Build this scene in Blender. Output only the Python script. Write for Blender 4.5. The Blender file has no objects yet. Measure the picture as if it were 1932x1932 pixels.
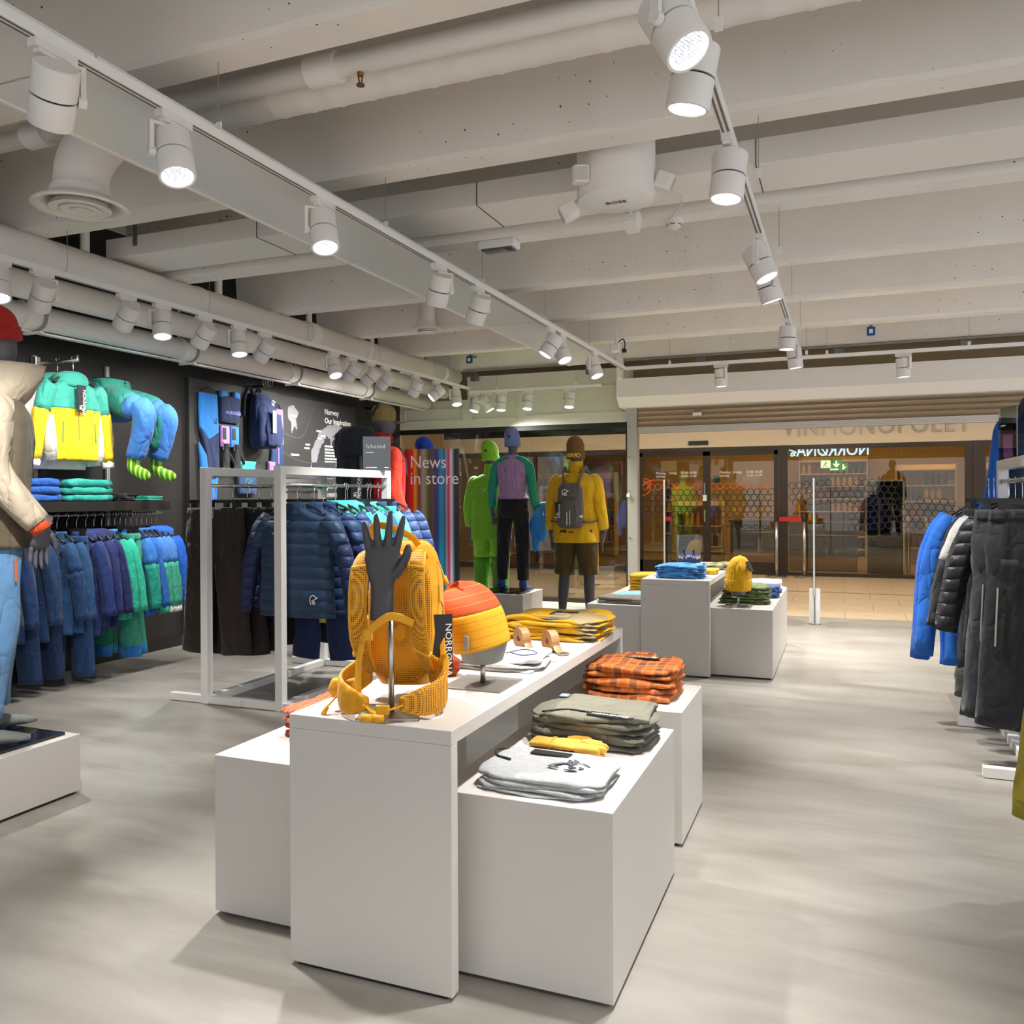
import bpy, math, random
import numpy as np
from mathutils import Vector, Matrix, Quaternion
PI = math.pi
SC = bpy.context.scene
COL = SC.collection
# ---------------------------------------------------------------- camera
H = 1.30
YAW, PIT, ROL = math.radians(21.62), math.radians(-0.14), math.radians(-0.30)
_f0 = Vector((-math.sin(YAW), math.cos(YAW), 0)); _rt = Vector((math.cos(YAW), math.sin(YAW), 0)); _up = Vector((0, 0, 1))
_fw = _f0*math.cos(PIT)+_up*math.sin(PIT); _u2 = _up*math.cos(PIT)-_f0*math.sin(PIT)
_r2 = _rt*math.cos(ROL)+_u2*math.sin(ROL); _u3 = _u2*math.cos(ROL)-_rt*math.sin(ROL)
cam = bpy.data.cameras.new('camera'); camo = bpy.data.objects.new('camera', cam); COL.objects.link(camo)
mw = Matrix.Identity(4)
for i in range(3):
    mw[i][0] = _r2[i]; mw[i][1] = _u3[i]; mw[i][2] = -_fw[i]
mw[2][3] = H
camo.matrix_world = mw
cam.sensor_fit = 'HORIZONTAL'; cam.sensor_width = 36.0; cam.lens = 36.0*1582.7/1932
cam.shift_y = -(966-939.5)/1932; cam.clip_start = 0.05; cam.clip_end = 100
SC.camera = camo
# ---------------------------------------------------------------- world, exposure
W = bpy.data.worlds.new('world'); SC.world = W; W.use_nodes = True
W.node_tree.nodes['Background'].inputs[0].default_value = (.9, .93, 1, 1)
W.node_tree.nodes['Background'].inputs[1].default_value = 1.05
vs = SC.view_settings
vs.view_transform = 'Standard'; vs.look = 'None'; vs.gamma = 1; vs.use_curve_mapping = False
vs.exposure = 0.40
SC.cycles.adaptive_threshold = .03; SC.cycles.max_bounces = 6; SC.cycles.caustics_reflective = False; SC.cycles.caustics_refractive = False
LAMP_W = 130.0
# ---------------------------------------------------------------- materials
def lin(h):
    h = h.lstrip('#'); out = []
    for i in (0, 2, 4):
        c = int(h[i:i+2], 16)/255
        out.append(c/12.92 if c <= .04045 else ((c+.055)/1.055)**2.4)
    return tuple(out)+(1,)
_M = {}
def nodes(m): return m.node_tree.nodes, m.node_tree.links
def N(m, t, **kw):
    n = m.node_tree.nodes.new(t)
    for k, v in kw.items():
        if k in n.inputs: n.inputs[k].default_value = v
        else: setattr(n, k, v)
    return n
def mat(name, hexc='#cccccc', rough=.6, metal=0, var=0, vscale=6, bump=0, bscale=40, bdist=.004, spec=.5, emit=None, es=0, sheen=0, stretch=None):
    if name in _M: return _M[name]
    m = bpy.data.materials.new(name); m.use_nodes = True; _M[name] = m
    nd, lk = nodes(m); b = nd['Principled BSDF']
    b.inputs['Base Color'].default_value = lin(hexc); b.inputs['Roughness'].default_value = rough
    b.inputs['Metallic'].default_value = metal; b.inputs['Specular IOR Level'].default_value = spec
    if sheen: b.inputs['Sheen Weight'].default_value = sheen
    if emit: b.inputs['Emission Color'].default_value = lin(emit); b.inputs['Emission Strength'].default_value = es
    if var or bump:
        tc = N(m, 'ShaderNodeTexCoord'); src = tc.outputs['Object']
        if stretch:
            mp = N(m, 'ShaderNodeMapping'); mp.inputs['Scale'].default_value = stretch; lk.new(src, mp.inputs[0]); src = mp.outputs[0]
    if var:
        n = N(m, 'ShaderNodeTexNoise', Scale=vscale, Detail=2.0); lk.new(src, n.inputs['Vector'])
        r = N(m, 'ShaderNodeMapRange'); r.inputs[1].default_value = .3; r.inputs[2].default_value = .7
        r.inputs[3].default_value = 1-var; r.inputs[4].default_value = 1+var
        lk.new(n.outputs[0], r.inputs[0])
        mx = N(m, 'ShaderNodeVectorMath', operation='SCALE'); mx.inputs[0].default_value = lin(hexc)[:3]
        lk.new(r.outputs[0], mx.inputs['Scale']); lk.new(mx.outputs[0], b.inputs['Base Color'])
    if bump:
        n2 = N(m, 'ShaderNodeTexNoise', Scale=bscale, Detail=1.5); lk.new(src, n2.inputs['Vector'])
        bp = N(m, 'ShaderNodeBump', Strength=bump, Distance=bdist); lk.new(n2.outputs[0], bp.inputs['Height']); lk.new(bp.outputs[0], b.inputs['Normal'])
    return m
def cloth(hexc, wr=.5, rough=.75, sc=9):
    key = 'cloth '+hexc+('' if wr == .5 else '_%g_%g' % (wr, rough))
    if key in _M: return _M[key]
    m = mat(key, hexc, rough, var=.06, vscale=14, sheen=.12, spec=.3); nd, lk = nodes(m); tc = N(m, 'ShaderNodeTexCoord')
    prev = None
    for scl, st_, dist, stretch, off in ((sc*.62, wr*1.5, .055, (1, 1, .45), 0), (sc*1.5, wr*1.0, .018, (1, 1, .8), 7.3)):
        mp = N(m, 'ShaderNodeMapping'); mp.inputs['Scale'].default_value = stretch; mp.inputs['Location'].default_value = (off, off, off); mp.inputs['Rotation'].default_value = (.35, .45, 0); lk.new(tc.outputs['Object'], mp.inputs[0])
        n = N(m, 'ShaderNodeTexNoise', Scale=scl, Detail=1.2, Distortion=.5); lk.new(mp.outputs[0], n.inputs['Vector'])
        sb = N(m, 'ShaderNodeMath', operation='SUBTRACT'); sb.inputs[1].default_value = .5; lk.new(n.outputs[0], sb.inputs[0]); ab = N(m, 'ShaderNodeMath', operation='ABSOLUTE'); lk.new(sb.outputs[0], ab.inputs[0])
        pw = N(m, 'ShaderNodeMath', operation='POWER'); pw.inputs[1].default_value = .7; lk.new(ab.outputs[0], pw.inputs[0])
        b1 = N(m, 'ShaderNodeBump', Strength=min(1, st_), Distance=dist); lk.new(pw.outputs[0], b1.inputs['Height'])
        if prev: lk.new(prev.outputs[0], b1.inputs['Normal'])
        prev = b1
    lk.new(prev.outputs[0], nd['Principled BSDF'].inputs['Normal']); return m
def quiltcloth(hexc, pitch=.055):
    key = 'quilt '+hexc
    if key in _M: return _M[key]
    m = mat(key, hexc, .5, var=.05, vscale=14, sheen=.1, spec=.35); nd, lk = nodes(m); tc = N(m, 'ShaderNodeTexCoord'); sp_ = N(m, 'ShaderNodeSeparateXYZ'); lk.new(tc.outputs['Object'], sp_.inputs[0])
    n = N(m, 'ShaderNodeTexNoise', Scale=5.0); lk.new(tc.outputs['Object'], n.inputs['Vector'])
    a = N(m, 'ShaderNodeMath', operation='MULTIPLY_ADD'); a.inputs[1].default_value = .03; lk.new(n.outputs[0], a.inputs[0]); lk.new(sp_.outputs[2], a.inputs[2])
    x = N(m, 'ShaderNodeMath', operation='MULTIPLY'); x.inputs[1].default_value = PI/pitch; lk.new(a.outputs[0], x.inputs[0])
    si = N(m, 'ShaderNodeMath', operation='SINE'); lk.new(x.outputs[0], si.inputs[0]); ab = N(m, 'ShaderNodeMath', operation='ABSOLUTE'); lk.new(si.outputs[0], ab.inputs[0])
    pw = N(m, 'ShaderNodeMath', operation='POWER'); pw.inputs[1].default_value = .4; lk.new(ab.outputs[0], pw.inputs[0])
    b1 = N(m, 'ShaderNodeBump', Strength=.9, Distance=.016); lk.new(pw.outputs[0], b1.inputs['Height'])
    n2 = N(m, 'ShaderNodeTexNoise', Scale=22.0, Detail=3.0, Distortion=1.0); lk.new(tc.outputs['Object'], n2.inputs['Vector'])
    b2 = N(m, 'ShaderNodeBump', Strength=.45, Distance=.012); lk.new(n2.outputs[0], b2.inputs['Height']); lk.new(b1.outputs[0], b2.inputs['Normal'])
    lk.new(b2.outputs[0], nd['Principled BSDF'].inputs['Normal']); return m
def emis(name, hexc, s): return mat(name, '#000000', .5, emit=hexc, es=s)
def glassmat(name, tint='#ffffff', refl=1.0, ior=1.5, rough=0.0):
    if name in _M: return _M[name]
    m = bpy.data.materials.new(name); m.use_nodes = True; _M[name] = m; nd, lk = nodes(m)
    nd.remove(nd['Principled BSDF']); out = nd['Material Output']
    t = N(m, 'ShaderNodeBsdfTransparent'); t.inputs[0].default_value = lin(tint)
    g = N(m, 'ShaderNodeBsdfGlossy', Roughness=rough); fr = N(m, 'ShaderNodeFresnel', IOR=ior)
    mu = N(m, 'ShaderNodeMath', operation='MULTIPLY'); mu.inputs[1].default_value = refl; mu.use_clamp = True
    lk.new(fr.outputs[0], mu.inputs[0]); mx = N(m, 'ShaderNodeMixShader')
    lk.new(mu.outputs[0], mx.inputs[0]); lk.new(t.outputs[0], mx.inputs[1]); lk.new(g.outputs[0], mx.inputs[2]); lk.new(mx.outputs[0], out.inputs[0])
    return m
def plaid(name, base, dark, light, sc=26):
    if name in _M: return _M[name]
    m = mat(name, base, .8, bump=.4, bscale=14, bdist=.02); nd, lk = nodes(m); b = nd['Principled BSDF']
    tc = N(m, 'ShaderNodeTexCoord'); prev = None
    col = N(m, 'ShaderNodeRGB'); col.outputs[0].default_value = lin(base); prev = col.outputs[0]
    for ax, c, s, lo in (('X', dark, sc, .62), ('Y', dark, sc, .62), ('X', light, sc*2.1, .8), ('Y', light, sc*2.1, .8)):
        w = N(m, 'ShaderNodeTexWave', Scale=s*.16, Distortion=.25); w.bands_direction = ax; lk.new(tc.outputs['Object'], w.inputs[0])
        r = N(m, 'ShaderNodeMapRange'); r.inputs[1].default_value = lo; r.inputs[2].default_value = lo+.12; r.inputs[3].default_value = 0; r.inputs[4].default_value = .55
        lk.new(w.outputs['Fac'], r.inputs[0]); mx = N(m, 'ShaderNodeMixRGB'); mx.inputs[2].default_value = lin(c)
        lk.new(r.outputs[0], mx.inputs[0]); lk.new(prev, mx.inputs[1]); prev = mx.outputs[0]
    lk.new(prev, b.inputs['Base Color']); return m
def camo(name, a, c, sc=9):
    if name in _M: return _M[name]
    m = mat(name, a, .8, bump=.4, bscale=12, bdist=.02); nd, lk = nodes(m); b = nd['Principled BSDF']
    tc = N(m, 'ShaderNodeTexCoord'); n = N(m, 'ShaderNodeTexNoise', Scale=sc, Detail=1.5); lk.new(tc.outputs['Object'], n.inputs['Vector'])
    r = N(m, 'ShaderNodeMapRange'); r.inputs[1].default_value = .53; r.inputs[2].default_value = .56; lk.new(n.outputs[0], r.inputs[0])
    mx = N(m, 'ShaderNodeMixRGB'); mx.inputs[1].default_value = lin(a); mx.inputs[2].default_value = lin(c)
    lk.new(r.outputs[0], mx.inputs[0]); lk.new(mx.outputs[0], b.inputs['Base Color']); return m
# ---------------------------------------------------------------- mesh helpers
class MB:
    def __init__(s): s.v = []; s.f = []; s.n = 0
    def add(s, v, f):
        b = s.n; v = np.asarray(v, float).reshape(-1, 3); s.v.append(v); s.n += len(v)
        s.f += [tuple(i+b for i in q) for q in f]; return s
    def box(s, x0, x1, y0, y1, z0, z1, M4=None):
        v = np.array([(x, y, z) for z in (z0, z1) for y in (y0, y1) for x in (x0, x1)], float)
        if M4 is not None: v = np.array([list(M4 @ Vector(p)) for p in v])
        return s.add(v, [(0, 2, 3, 1), (4, 5, 7, 6), (0, 1, 5, 4), (2, 6, 7, 3), (0, 4, 6, 2), (1, 3, 7, 5)])
    def loft(s, rings, cap=True, closed=True):
        k = len(rings); n = len(rings[0]); f = []
        for i in range(k-1):
            for j in range(n if closed else n-1):
                a, b = i*n+j, i*n+(j+1) % n
                f.append((a, b, b+n, a+n))
        if cap: f.append(tuple(range(n))[::-1]); f.append(tuple((k-1)*n+j for j in range(n)))
        return s.add(np.vstack(rings), f)
    def sweep(s, path, rad, n=12, ref=(0, 1, 0), cap=True, p=2.0, wob=None):
        path = [np.array(q, float) for q in path]; rings = []; ref = np.array(ref, float)
        for i, c in enumerate(path):
            t = path[min(i+1, len(path)-1)]-path[max(i-1, 0)]; t /= (np.linalg.norm(t)+1e-12)
            u = np.cross(ref, t); l = np.linalg.norm(u)
            if l < 1e-4: u = np.cross((1, 0, 0.001), t); l = np.linalg.norm(u)
            u /= l; w = np.cross(t, u)
            r = rad if isinstance(rad, (int, float)) else rad[i]
            ra, rb = (r, r) if isinstance(r, (int, float)) else r
            th = np.linspace(0, 2*PI, n, endpoint=False); ct, st = np.cos(th), np.sin(th)
            ex = 2/p; x = np.sign(ct)*np.abs(ct)**ex; y = np.sign(st)*np.abs(st)**ex
            k = 1.0 if wob is None else (1+wob(th, i/(len(path)-1)))
            rings.append(c+np.outer(ra*x*k, u)+np.outer(rb*y*k, w))
        return s.loft(rings, cap)
    def cyl(s, a, b, r, r2=None, n=16): return s.sweep([a, b], [r, r if r2 is None else r2], n, ref=(0.123, .97, .2))
    def lathe(s, prof, n=24, c=(0, 0, 0), cap=True):
        th = np.linspace(0, 2*PI, n, endpoint=False)
        return s.loft([np.stack([c[0]+r*np.cos(th), c[1]+r*np.sin(th), np.full(n, c[2]+z)], 1) for r, z in prof], cap)
    def prism(s, poly, z0, z1, M4=None):
        n = len(poly); v = np.array([(x, y, z0) for x, y in poly]+[(x, y, z1) for x, y in poly], float)
        if M4 is not None: v = np.array([list(M4 @ Vector(p)) for p in v])
        return s.add(v, [tuple(range(n))[::-1], tuple(range(n, 2*n))]+[(i, (i+1) % n, (i+1) % n+n, i+n) for i in range(n)])
    def tf(s, M4):
        A = np.array(M4); s.v = [v @ A[:3, :3].T+A[:3, 3] for v in s.v]; return s
    def mesh(s, name, smooth=False):
        me = bpy.data.meshes.new(name); me.from_pydata(np.vstack(s.v).tolist(), [], s.f); me.update()
        if smooth is not False: sm(me, smooth if smooth is not True else 180)
        return me
def sm(me, ang=180):
    me.polygons.foreach_set('use_smooth', [True]*len(me.polygons))
    if ang < 180:
        try: me.set_sharp_from_angle(angle=math.radians(ang))
        except Exception: pass
def ob(name, geo, m=None, parent=None, smooth=False, loc=None, rot=None, bevel=0, remesh=0, subd=0):
    me = geo.mesh(name, smooth) if isinstance(geo, MB) else geo
    if m is not None and len(me.materials) == 0: me.materials.append(m)
    o = bpy.data.objects.new(name, me); COL.objects.link(o)
    if parent is not None: o.parent = parent
    if loc is not None: o.location = loc
    if rot is not None: o.rotation_euler = rot
    if remesh:
        r = o.modifiers.new('remesh', 'REMESH'); r.mode = 'VOXEL'; r.voxel_size = remesh; r.use_smooth_shade = True
        s_ = o.modifiers.new('smooth', 'SMOOTH'); s_.iterations = 4; s_.factor = .5
    if bevel:
        b = o.modifiers.new('bevel', 'BEVEL'); b.width = bevel; b.segments = 2; b.limit_method = 'ANGLE'; b.angle_limit = math.radians(40)
    if subd:
        d = o.modifiers.new('subd', 'SUBSURF'); d.levels = subd; d.render_levels = subd
    return o
def tag(o, label, cat=None, group=None, kind=None):
    o['label'] = label
    if cat: o['category'] = cat
    if group: o['group'] = group
    if kind: o['kind'] = kind
    return o
def thing(name, label, cat, loc=(0, 0, 0), rz=0, group=None, kind=None):
    o = bpy.data.objects.new(name, None); COL.objects.link(o); o.empty_display_size = .1
    o.location = loc; o.rotation_euler = (0, 0, rz)
    return tag(o, label, cat, group, kind)
def text(name, body, size, M4, m, parent, align='LEFT', ex=.0008, sx=1.0, sp=1.0, bold=0):
    c = bpy.data.curves.new(name, 'FONT'); c.body = body; c.size = size; c.align_x = align; c.extrude = ex; c.space_character = sp; c.offset = bold
    c.resolution_u = 3; t = bpy.data.objects.new(name, c); me = bpy.data.meshes.new_from_object(t); me.name = name
    bpy.data.objects.remove(t); bpy.data.curves.remove(c); me.materials.clear(); me.materials.append(m)
    o = bpy.data.objects.new(name, me); COL.objects.link(o); o.parent = parent
    o.matrix_basis = M4 @ Matrix.Diagonal((sx, 1, 1, 1))
    return o
def frame(origin, right, upv):   # text plane: x = right, y = up
    r = Vector(right).normalized(); u = Vector(upv).normalized(); n = r.cross(u); M4 = Matrix.Identity(4)
    for i in range(3): M4[i][0], M4[i][1], M4[i][2], M4[i][3] = r[i], u[i], n[i], origin[i]
    return M4
def lerp(a, b, t): return a+(b-a)*t
def curve(pts, n):                # Catmull-Rom through points
    P = [np.array(p, float) for p in pts]; P = [2*P[0]-P[1]]+P+[2*P[-1]-P[-2]]; out = []
    seg = len(P)-3
    for k in range(n):
        t = k/(n-1)*seg; i = min(int(t), seg-1); t -= i
        a, b, c, d = P[i:i+4]
        out.append(.5*((2*b)+(c-a)*t+(2*a-5*b+4*c-d)*t*t+(3*b-a-3*c+d)*t**3))
    return out
def interp(tab, z):               # tab: list of (z, a, b, ...) ; linear with smooth
    zs = [t[0] for t in tab]
    return [float(np.interp(z, zs, [t[k] for t in tab])) for k in range(1, len(tab[0]))]
def bx(x0, x1, y0, y1, z0, z1): return MB().box(x0, x1, y0, y1, z0, z1)
def emblem(parent, M4, s, m, name='emblem'):
    """small bird-like line mark made of strokes"""
    g = MB()
    def st(pts, w=.06):
        P = [np.array((x*s, y*s, 0)) for x, y in pts]
        g.sweep(curve(P, max(8, len(P)*3)), [(w*s, .0006)]*max(8, len(P)*3), 6, ref=(0, 0, 1))
    st([(-.35, -.5), (-.5, -.1), (-.42, .3), (-.1, .5), (.2, .38), (.28, .12)]); st([(-.3, -.15), (-.1, -.05), (.1, .05), (.28, .12), (.55, .32)])
    st([(-.3, -.15), (-.05, -.2), (.12, -.12)]); st([(-.2, -.45), (-.05, -.3), (.02, -.5)]); st([(.08, -.12), (.18, -.35), (.1, -.5)])
    g.tf(M4); return ob(name, g, m, parent, True)
# ================================================================ SETTING
def painted(name, hexc, specks=True):
    m = mat(name, hexc, .75, var=.03, vscale=3, bump=.25, bscale=60, bdist=.004)
    if specks:
        nd, lk = nodes(m); b = nd['Principled BSDF']; src = b.inputs['Base Color'].links[0].from_socket
        tc = N(m, 'ShaderNodeTexCoord'); v = N(m, 'ShaderNodeTexVoronoi', Scale=17.0); lk.new(tc.outputs['Object'], v.inputs['Vector'])
        n = N(m, 'ShaderNodeTexNoise', Scale=2.2); lk.new(tc.outputs['Object'], n.inputs['Vector'])
        mu = N(m, 'ShaderNodeMapRange'); mu.inputs[1].default_value = .42; mu.inputs[2].default_value = .72; mu.inputs[3].default_value = 0.02; mu.inputs[4].default_value = .13
        lk.new(n.outputs[0], mu.inputs[0])
        lt = N(m, 'ShaderNodeMath', operation='LESS_THAN'); lk.new(v.outputs['Distance'], lt.inputs[0]); lk.new(mu.outputs[0], lt.inputs[1])
        mx = N(m, 'ShaderNodeMixRGB'); mx.inputs[2].default_value = lin('#4a443c'); lk.new(lt.outputs[0], mx.inputs[0]); lk.new(src, mx.inputs[1]); lk.new(mx.outputs[0], b.inputs['Base Color'])
    return m
CONC = painted('painted concrete', '#ece6dd'); WHITE = mat('white lacquer', '#c9c4bd', .38, bump=.03, bscale=300, bdist=.001)
PWHITE = mat('white paint', '#ebe6df', .55); PIPEW = mat('pipe white paint', '#e8e3dc', .5, bump=.08, bscale=30)
METALW = mat('white powder coat', '#eceae6', .4); STEEL = mat('brushed steel', '#b9b6b0', .28, 1, bump=.1, bscale=200, stretch=(1, 1, 30))
CHROME = mat('chrome', '#d0d0d0', .12, 1); BLACK = mat('black paint', '#141312', .5); DARK = mat('dark wall paint', '#1d1a17', .62, var=.04, vscale=2)
PANEL = mat('dark grey panel', '#30302e', .55); BROWN = mat('dark bronze frame', '#3a3027', .4, .3); TEXTW = mat('white print', '#f2f0ee', .6)
MFORM = mat('mannequin grey', '#55545a', .42); GAPM = mat('black gap', '#15140f', .6)
def floor_mat():
    m = mat('grey vinyl floor', '#b4aea4', .36, bump=.04, bscale=140, bdist=.002); nd, lk = nodes(m); b = nd['Principled BSDF']
    tc = N(m, 'ShaderNodeTexCoord'); prev = None
    ramp = N(m, 'ShaderNodeValToRGB'); e = ramp.color_ramp.elements
    e[0].position = .34; e[0].color = lin('#7a736a'); e[1].position = .66; e[1].color = lin('#a5a199')
    x = e.new(.5); x.color = lin('#948f87')
    mp = N(m, 'ShaderNodeMapping'); mp.inputs['Scale'].default_value = (.8, 2.9, 1); mp.inputs['Rotation'].default_value = (0, 0, .10); lk.new(tc.outputs['Object'], mp.inputs[0])
    n1 = N(m, 'ShaderNodeTexNoise', Scale=1.6, Detail=5.0, Roughness=.62, Distortion=.4); lk.new(mp.outputs[0], n1.inputs['Vector'])
    br = N(m, 'ShaderNodeTexBrick', Scale=1.0); br.inputs['Brick Width'].default_value = 1.1; br.inputs['Row Height'].default_value = 1.35; br.inputs['Mortar Size'].default_value = 0
    br.inputs['Color1'].default_value = (.40, .40, .40, 1); br.inputs['Color2'].default_value = (.60, .60, .60, 1); lk.new(tc.outputs['Object'], br.inputs[0])
    mx = N(m, 'ShaderNodeMixRGB'); mx.inputs[0].default_value = .28; lk.new(n1.outputs[0], mx.inputs[1]); lk.new(br.outputs[0], mx.inputs[2])
    n3 = N(m, 'ShaderNodeTexNoise', Scale=.9, Detail=3.0, Distortion=.8); lk.new(tc.outputs['Object'], n3.inputs['Vector']); mz = N(m, 'ShaderNodeMixRGB'); mz.inputs[0].default_value = .35; lk.new(mx.outputs[0], mz.inputs[1]); lk.new(n3.outputs[0], mz.inputs[2]); lk.new(mz.outputs[0], ramp.inputs[0]); lk.new(ramp.outputs[0], b.inputs['Base Color'])
    return m
XL, XR, YB, YF = -5.45, 3.6, -3.6, 9.45
fl = tag(ob('floor', bx(XL, XR, YB, YF, -.1, 0), floor_mat()), 'grey streaky concrete-look vinyl floor of the shop', 'floor', kind='structure')
wl = tag(ob('wall_left', bx(XL-.15, XL, YB, 9.75, 0, 3.44), DARK), 'black painted side wall behind the clothing displays', 'wall', kind='structure')
tag(ob('baseboard_left', bx(XL, XL+.015, YB, 9.7, 0, .09), mat('black baseboard', '#1d1b19', .3)), 'glossy black baseboard along the black wall', 'baseboard', kind='structure')
ce = tag(ob('ceiling', bx(XL-.15, XR+.15, YB-.15, 10.2, 3.44, 3.6), CONC), 'white painted concrete slab with deep ribs', 'ceiling', kind='structure')
def rib_mesh():
    g = MB(); X = np.linspace(-4.95, XR, 40); random.seed(4); rings = []
    for x in X:
        j = lambda a: random.uniform(-a, a)
        rings.append(np.array([(x, -.215, 3.44), (x, -.165+j(.004), 2.915+j(.004)), (x, -.155, 2.89), (x, -.008, 2.89), (x, j(.004), 2.915+j(.004)), (x, .055, 3.44)]))
    return g.loft(rings).mesh('beam')
rm = rib_mesh()
for i in range(-4, 7):
    o = ob('beam', rm, CONC, ce, loc=(0, 3.74+1.2*i-1.2, 0))
# rectangular air duct above the ribs' undersides, round ducts and sprinkler pipe
dct = tag(ob('ceiling_duct', bx(-4.65, XR-.02, 4.28, 4.68, 2.92, 3.05), PWHITE, bevel=.004), 'flat rectangular white duct running between two ceiling ribs', 'duct')
for x in (-3.4, -1.9, -.4, 1.1): ob('joint', bx(x, x+.004, 4.277, 4.683, 2.917, 3.05), GAPM, dct)
for x in (-4.4, -1.2, 1.6): ob('hanger', bx(x, x+.03, 4.27, 4.28, 2.98, 3.44), mat('galvanised', '#8c8d88', .4, .8), dct)
sp = thing('spiral_duct', 'round spiral duct with elbow and round ceiling diffuser near middle light strip', 'duct', (0, 0, 0))
g = MB(); xs = np.arange(-2.75, XR-.05, .02)
g.sweep([(x, 2.9, 3.02) for x in xs], [.128+(.004 if (k % 7) == 0 else 0) for k in range(len(xs))], 24, ref=(0, 0, 1)); ob('pipe', g, PIPEW, sp, 35)
g = MB(); pth = curve([(-2.72, 2.9, 3.02), (-2.92, 2.87, 3.0), (-3.05, 2.80, 2.9), (-3.1, 2.74, 2.76), (-3.1, 2.72, 2.62)], 16)
g.sweep(pth, [.126-.001*k for k in range(16)], 24, ref=(0, 1, 0)); ob('elbow', g, PIPEW, sp, True)
g = MB(); g.lathe([(.108, .1), (.112, .03), (.15, .0), (.19, -.02), (.196, -.03), (.19, -.036), (.165, -.03), (.13, .0), (.12, .05)], 36, (-3.1, 2.72, 2.6)); ob('rim', g, PIPEW, sp, 60)
for r in (.125, .085, .045):
    g = MB(); g.lathe([(r, -.005), (r*.8, .02), (r*.78, .015), (r-.012, -.014), (r, -.012)], 32, (-3.1, 2.72, 2.575-.012*(.13-r)*10)); ob('diffuser_ring', g, PIPEW, sp, 40)
def diff2(loc, label):
    t = thing('ceiling_diffuser', label, 'vent', loc)
    g = MB(); g.lathe([(.07, .5), (.072, .1), (.09, .04), (.15, .0), (.152, -.012), (.1, -.006)], 30); ob('cone', g, PIPEW, t, 50)
    g = MB(); g.lathe([(.09, -.02), (.07, .0), (.03, .01), (.03, -.0), (.06, -.035), (.088, -.03)], 30); ob('plate', g, PIPEW, t, 50)
diff2((-3.62, 7.0, 2.86), 'round white ceiling diffuser hanging between the far ribs')
def pipe(name, label, path, r, sleeves=(), axis=1, m=None, caps=()):
    t = thing(name, label, 'pipe', (0, 0, 0)); g = MB(); g.sweep(path, r, 20, ref=(0, 0, 1)); ob('tube', g, m or PIPEW, t, True)
    for (p, L, rr) in sleeves:
        a = list(p); b = list(p); a[axis] -= L/2; b[axis] += L/2; g = MB(); g.cyl(a, b, rr, n=20); ob('sleeve', g, m or PIPEW, t, 40)
    return t
spk = pipe('sprinkler_pipe', 'thin white sprinkler pipe with couplings beside the spiral duct', [(-4.9, 2.72, 2.93), (XR-.05, 2.72, 2.93)], .042, [((-1.84, 2.72, 2.93), .13, .058), ((-3.35, 2.72, 2.93), .12, .058), ((1.2, 2.72, 2.93), .12, .058)], 0)
def sprinkler(parent, p):
    g = MB(); g.lathe([(.012, 0), (.012, -.02), (.008, -.025)], 10, p); g.cyl((p[0]-.01, p[1], p[2]-.02), (p[0]-.004, p[1], p[2]-.055), .003, n=6); g.cyl((p[0]+.01, p[1], p[2]-.02), (p[0]+.004, p[1], p[2]-.055), .003, n=6)
    g.lathe([(.016, -.055), (.016, -.06)], 12, p); o = ob('sprinkler_head', g, mat('copper brass', '#8a5a2c', .35, .9), parent, 40); return o
sprinkler(spk, (-1.68, 2.72, 2.9))
pa = pipe('ceiling_pipe', 'thick white pipe along the black wall, highest of the three', [(-4.58, YB, 2.80), (-4.58, 9.62, 2.80)], .10, [((-4.58, y, 2.80), .05, .107) for y in (5.05, 7.45, 9.2)]+[((-4.58, 6.5, 2.8), .12, .112)])
pc = pipe('ceiling_pipe', 'middle white pipe behind the wall spotlights', [(-4.72, YB, 2.625), (-4.72, 9.6, 2.625)], .088, [((-4.72, y, 2.625), .04, .095) for y in (4.85, 7.2, 9.3)]+[((-4.72, 5.75, 2.625), .14, .10)])
pb = pipe('ceiling_pipe', 'lowest white pipe with collars, close to the black wall', [(-4.98, YB, 2.50), (-4.98, 9.6, 2.50)], .082, [((-4.98, y, 2.50), .12, .093) for y in (1.2, 2.6, 3.95, 5.35, 6.75, 8.1)])
for p_, x, z in ((pa, -4.58, 2.80), (pb, -4.98, 2.5)):
    for y in (4.05, 5.3, 6.5, 7.6, 8.7):
        ob('support_rod', MB().cyl((x, y, z+.06), (x, y, 3.44), .03 if p_ is pa else .012, n=10), PIPEW, p_, True)
for y in (3.95, 5.35, 6.75, 8.1):
    g = MB(); g.sweep(curve([(-4.93, y+.05, 2.6), (-4.88, y+.06, 2.54), (-4.9, y+.06, 2.44), (-4.99, y+.05, 2.40)], 12), .012, 8); ob('cable_loop', g, mat('grey cable', '#8b8c8a', .5), pb, True)
    g = MB(); g.box(-5.06, -4.9, y+.03, y+.055, 2.385, 2.4); g.cyl((-4.93, y, 2.57), (-4.93, y, 2.62), .02, n=8); ob('bracket', g, PIPEW, pb)
    ob('clip', MB().lathe([(.012, 0), (.018, .01), (.018, .03), (.012, .04)], 10, (-4.9, y-.03, 2.55)), mat('brass clip', '#8f7440', .35, .9), pb, 40)
tag(ob('trim_1', MB().box(-5.04, -4.99, YB, 9.6, 2.40, 2.412), PWHITE), 'pale cable tray along the top of the black wall', 'tray', kind='structure')
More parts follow.
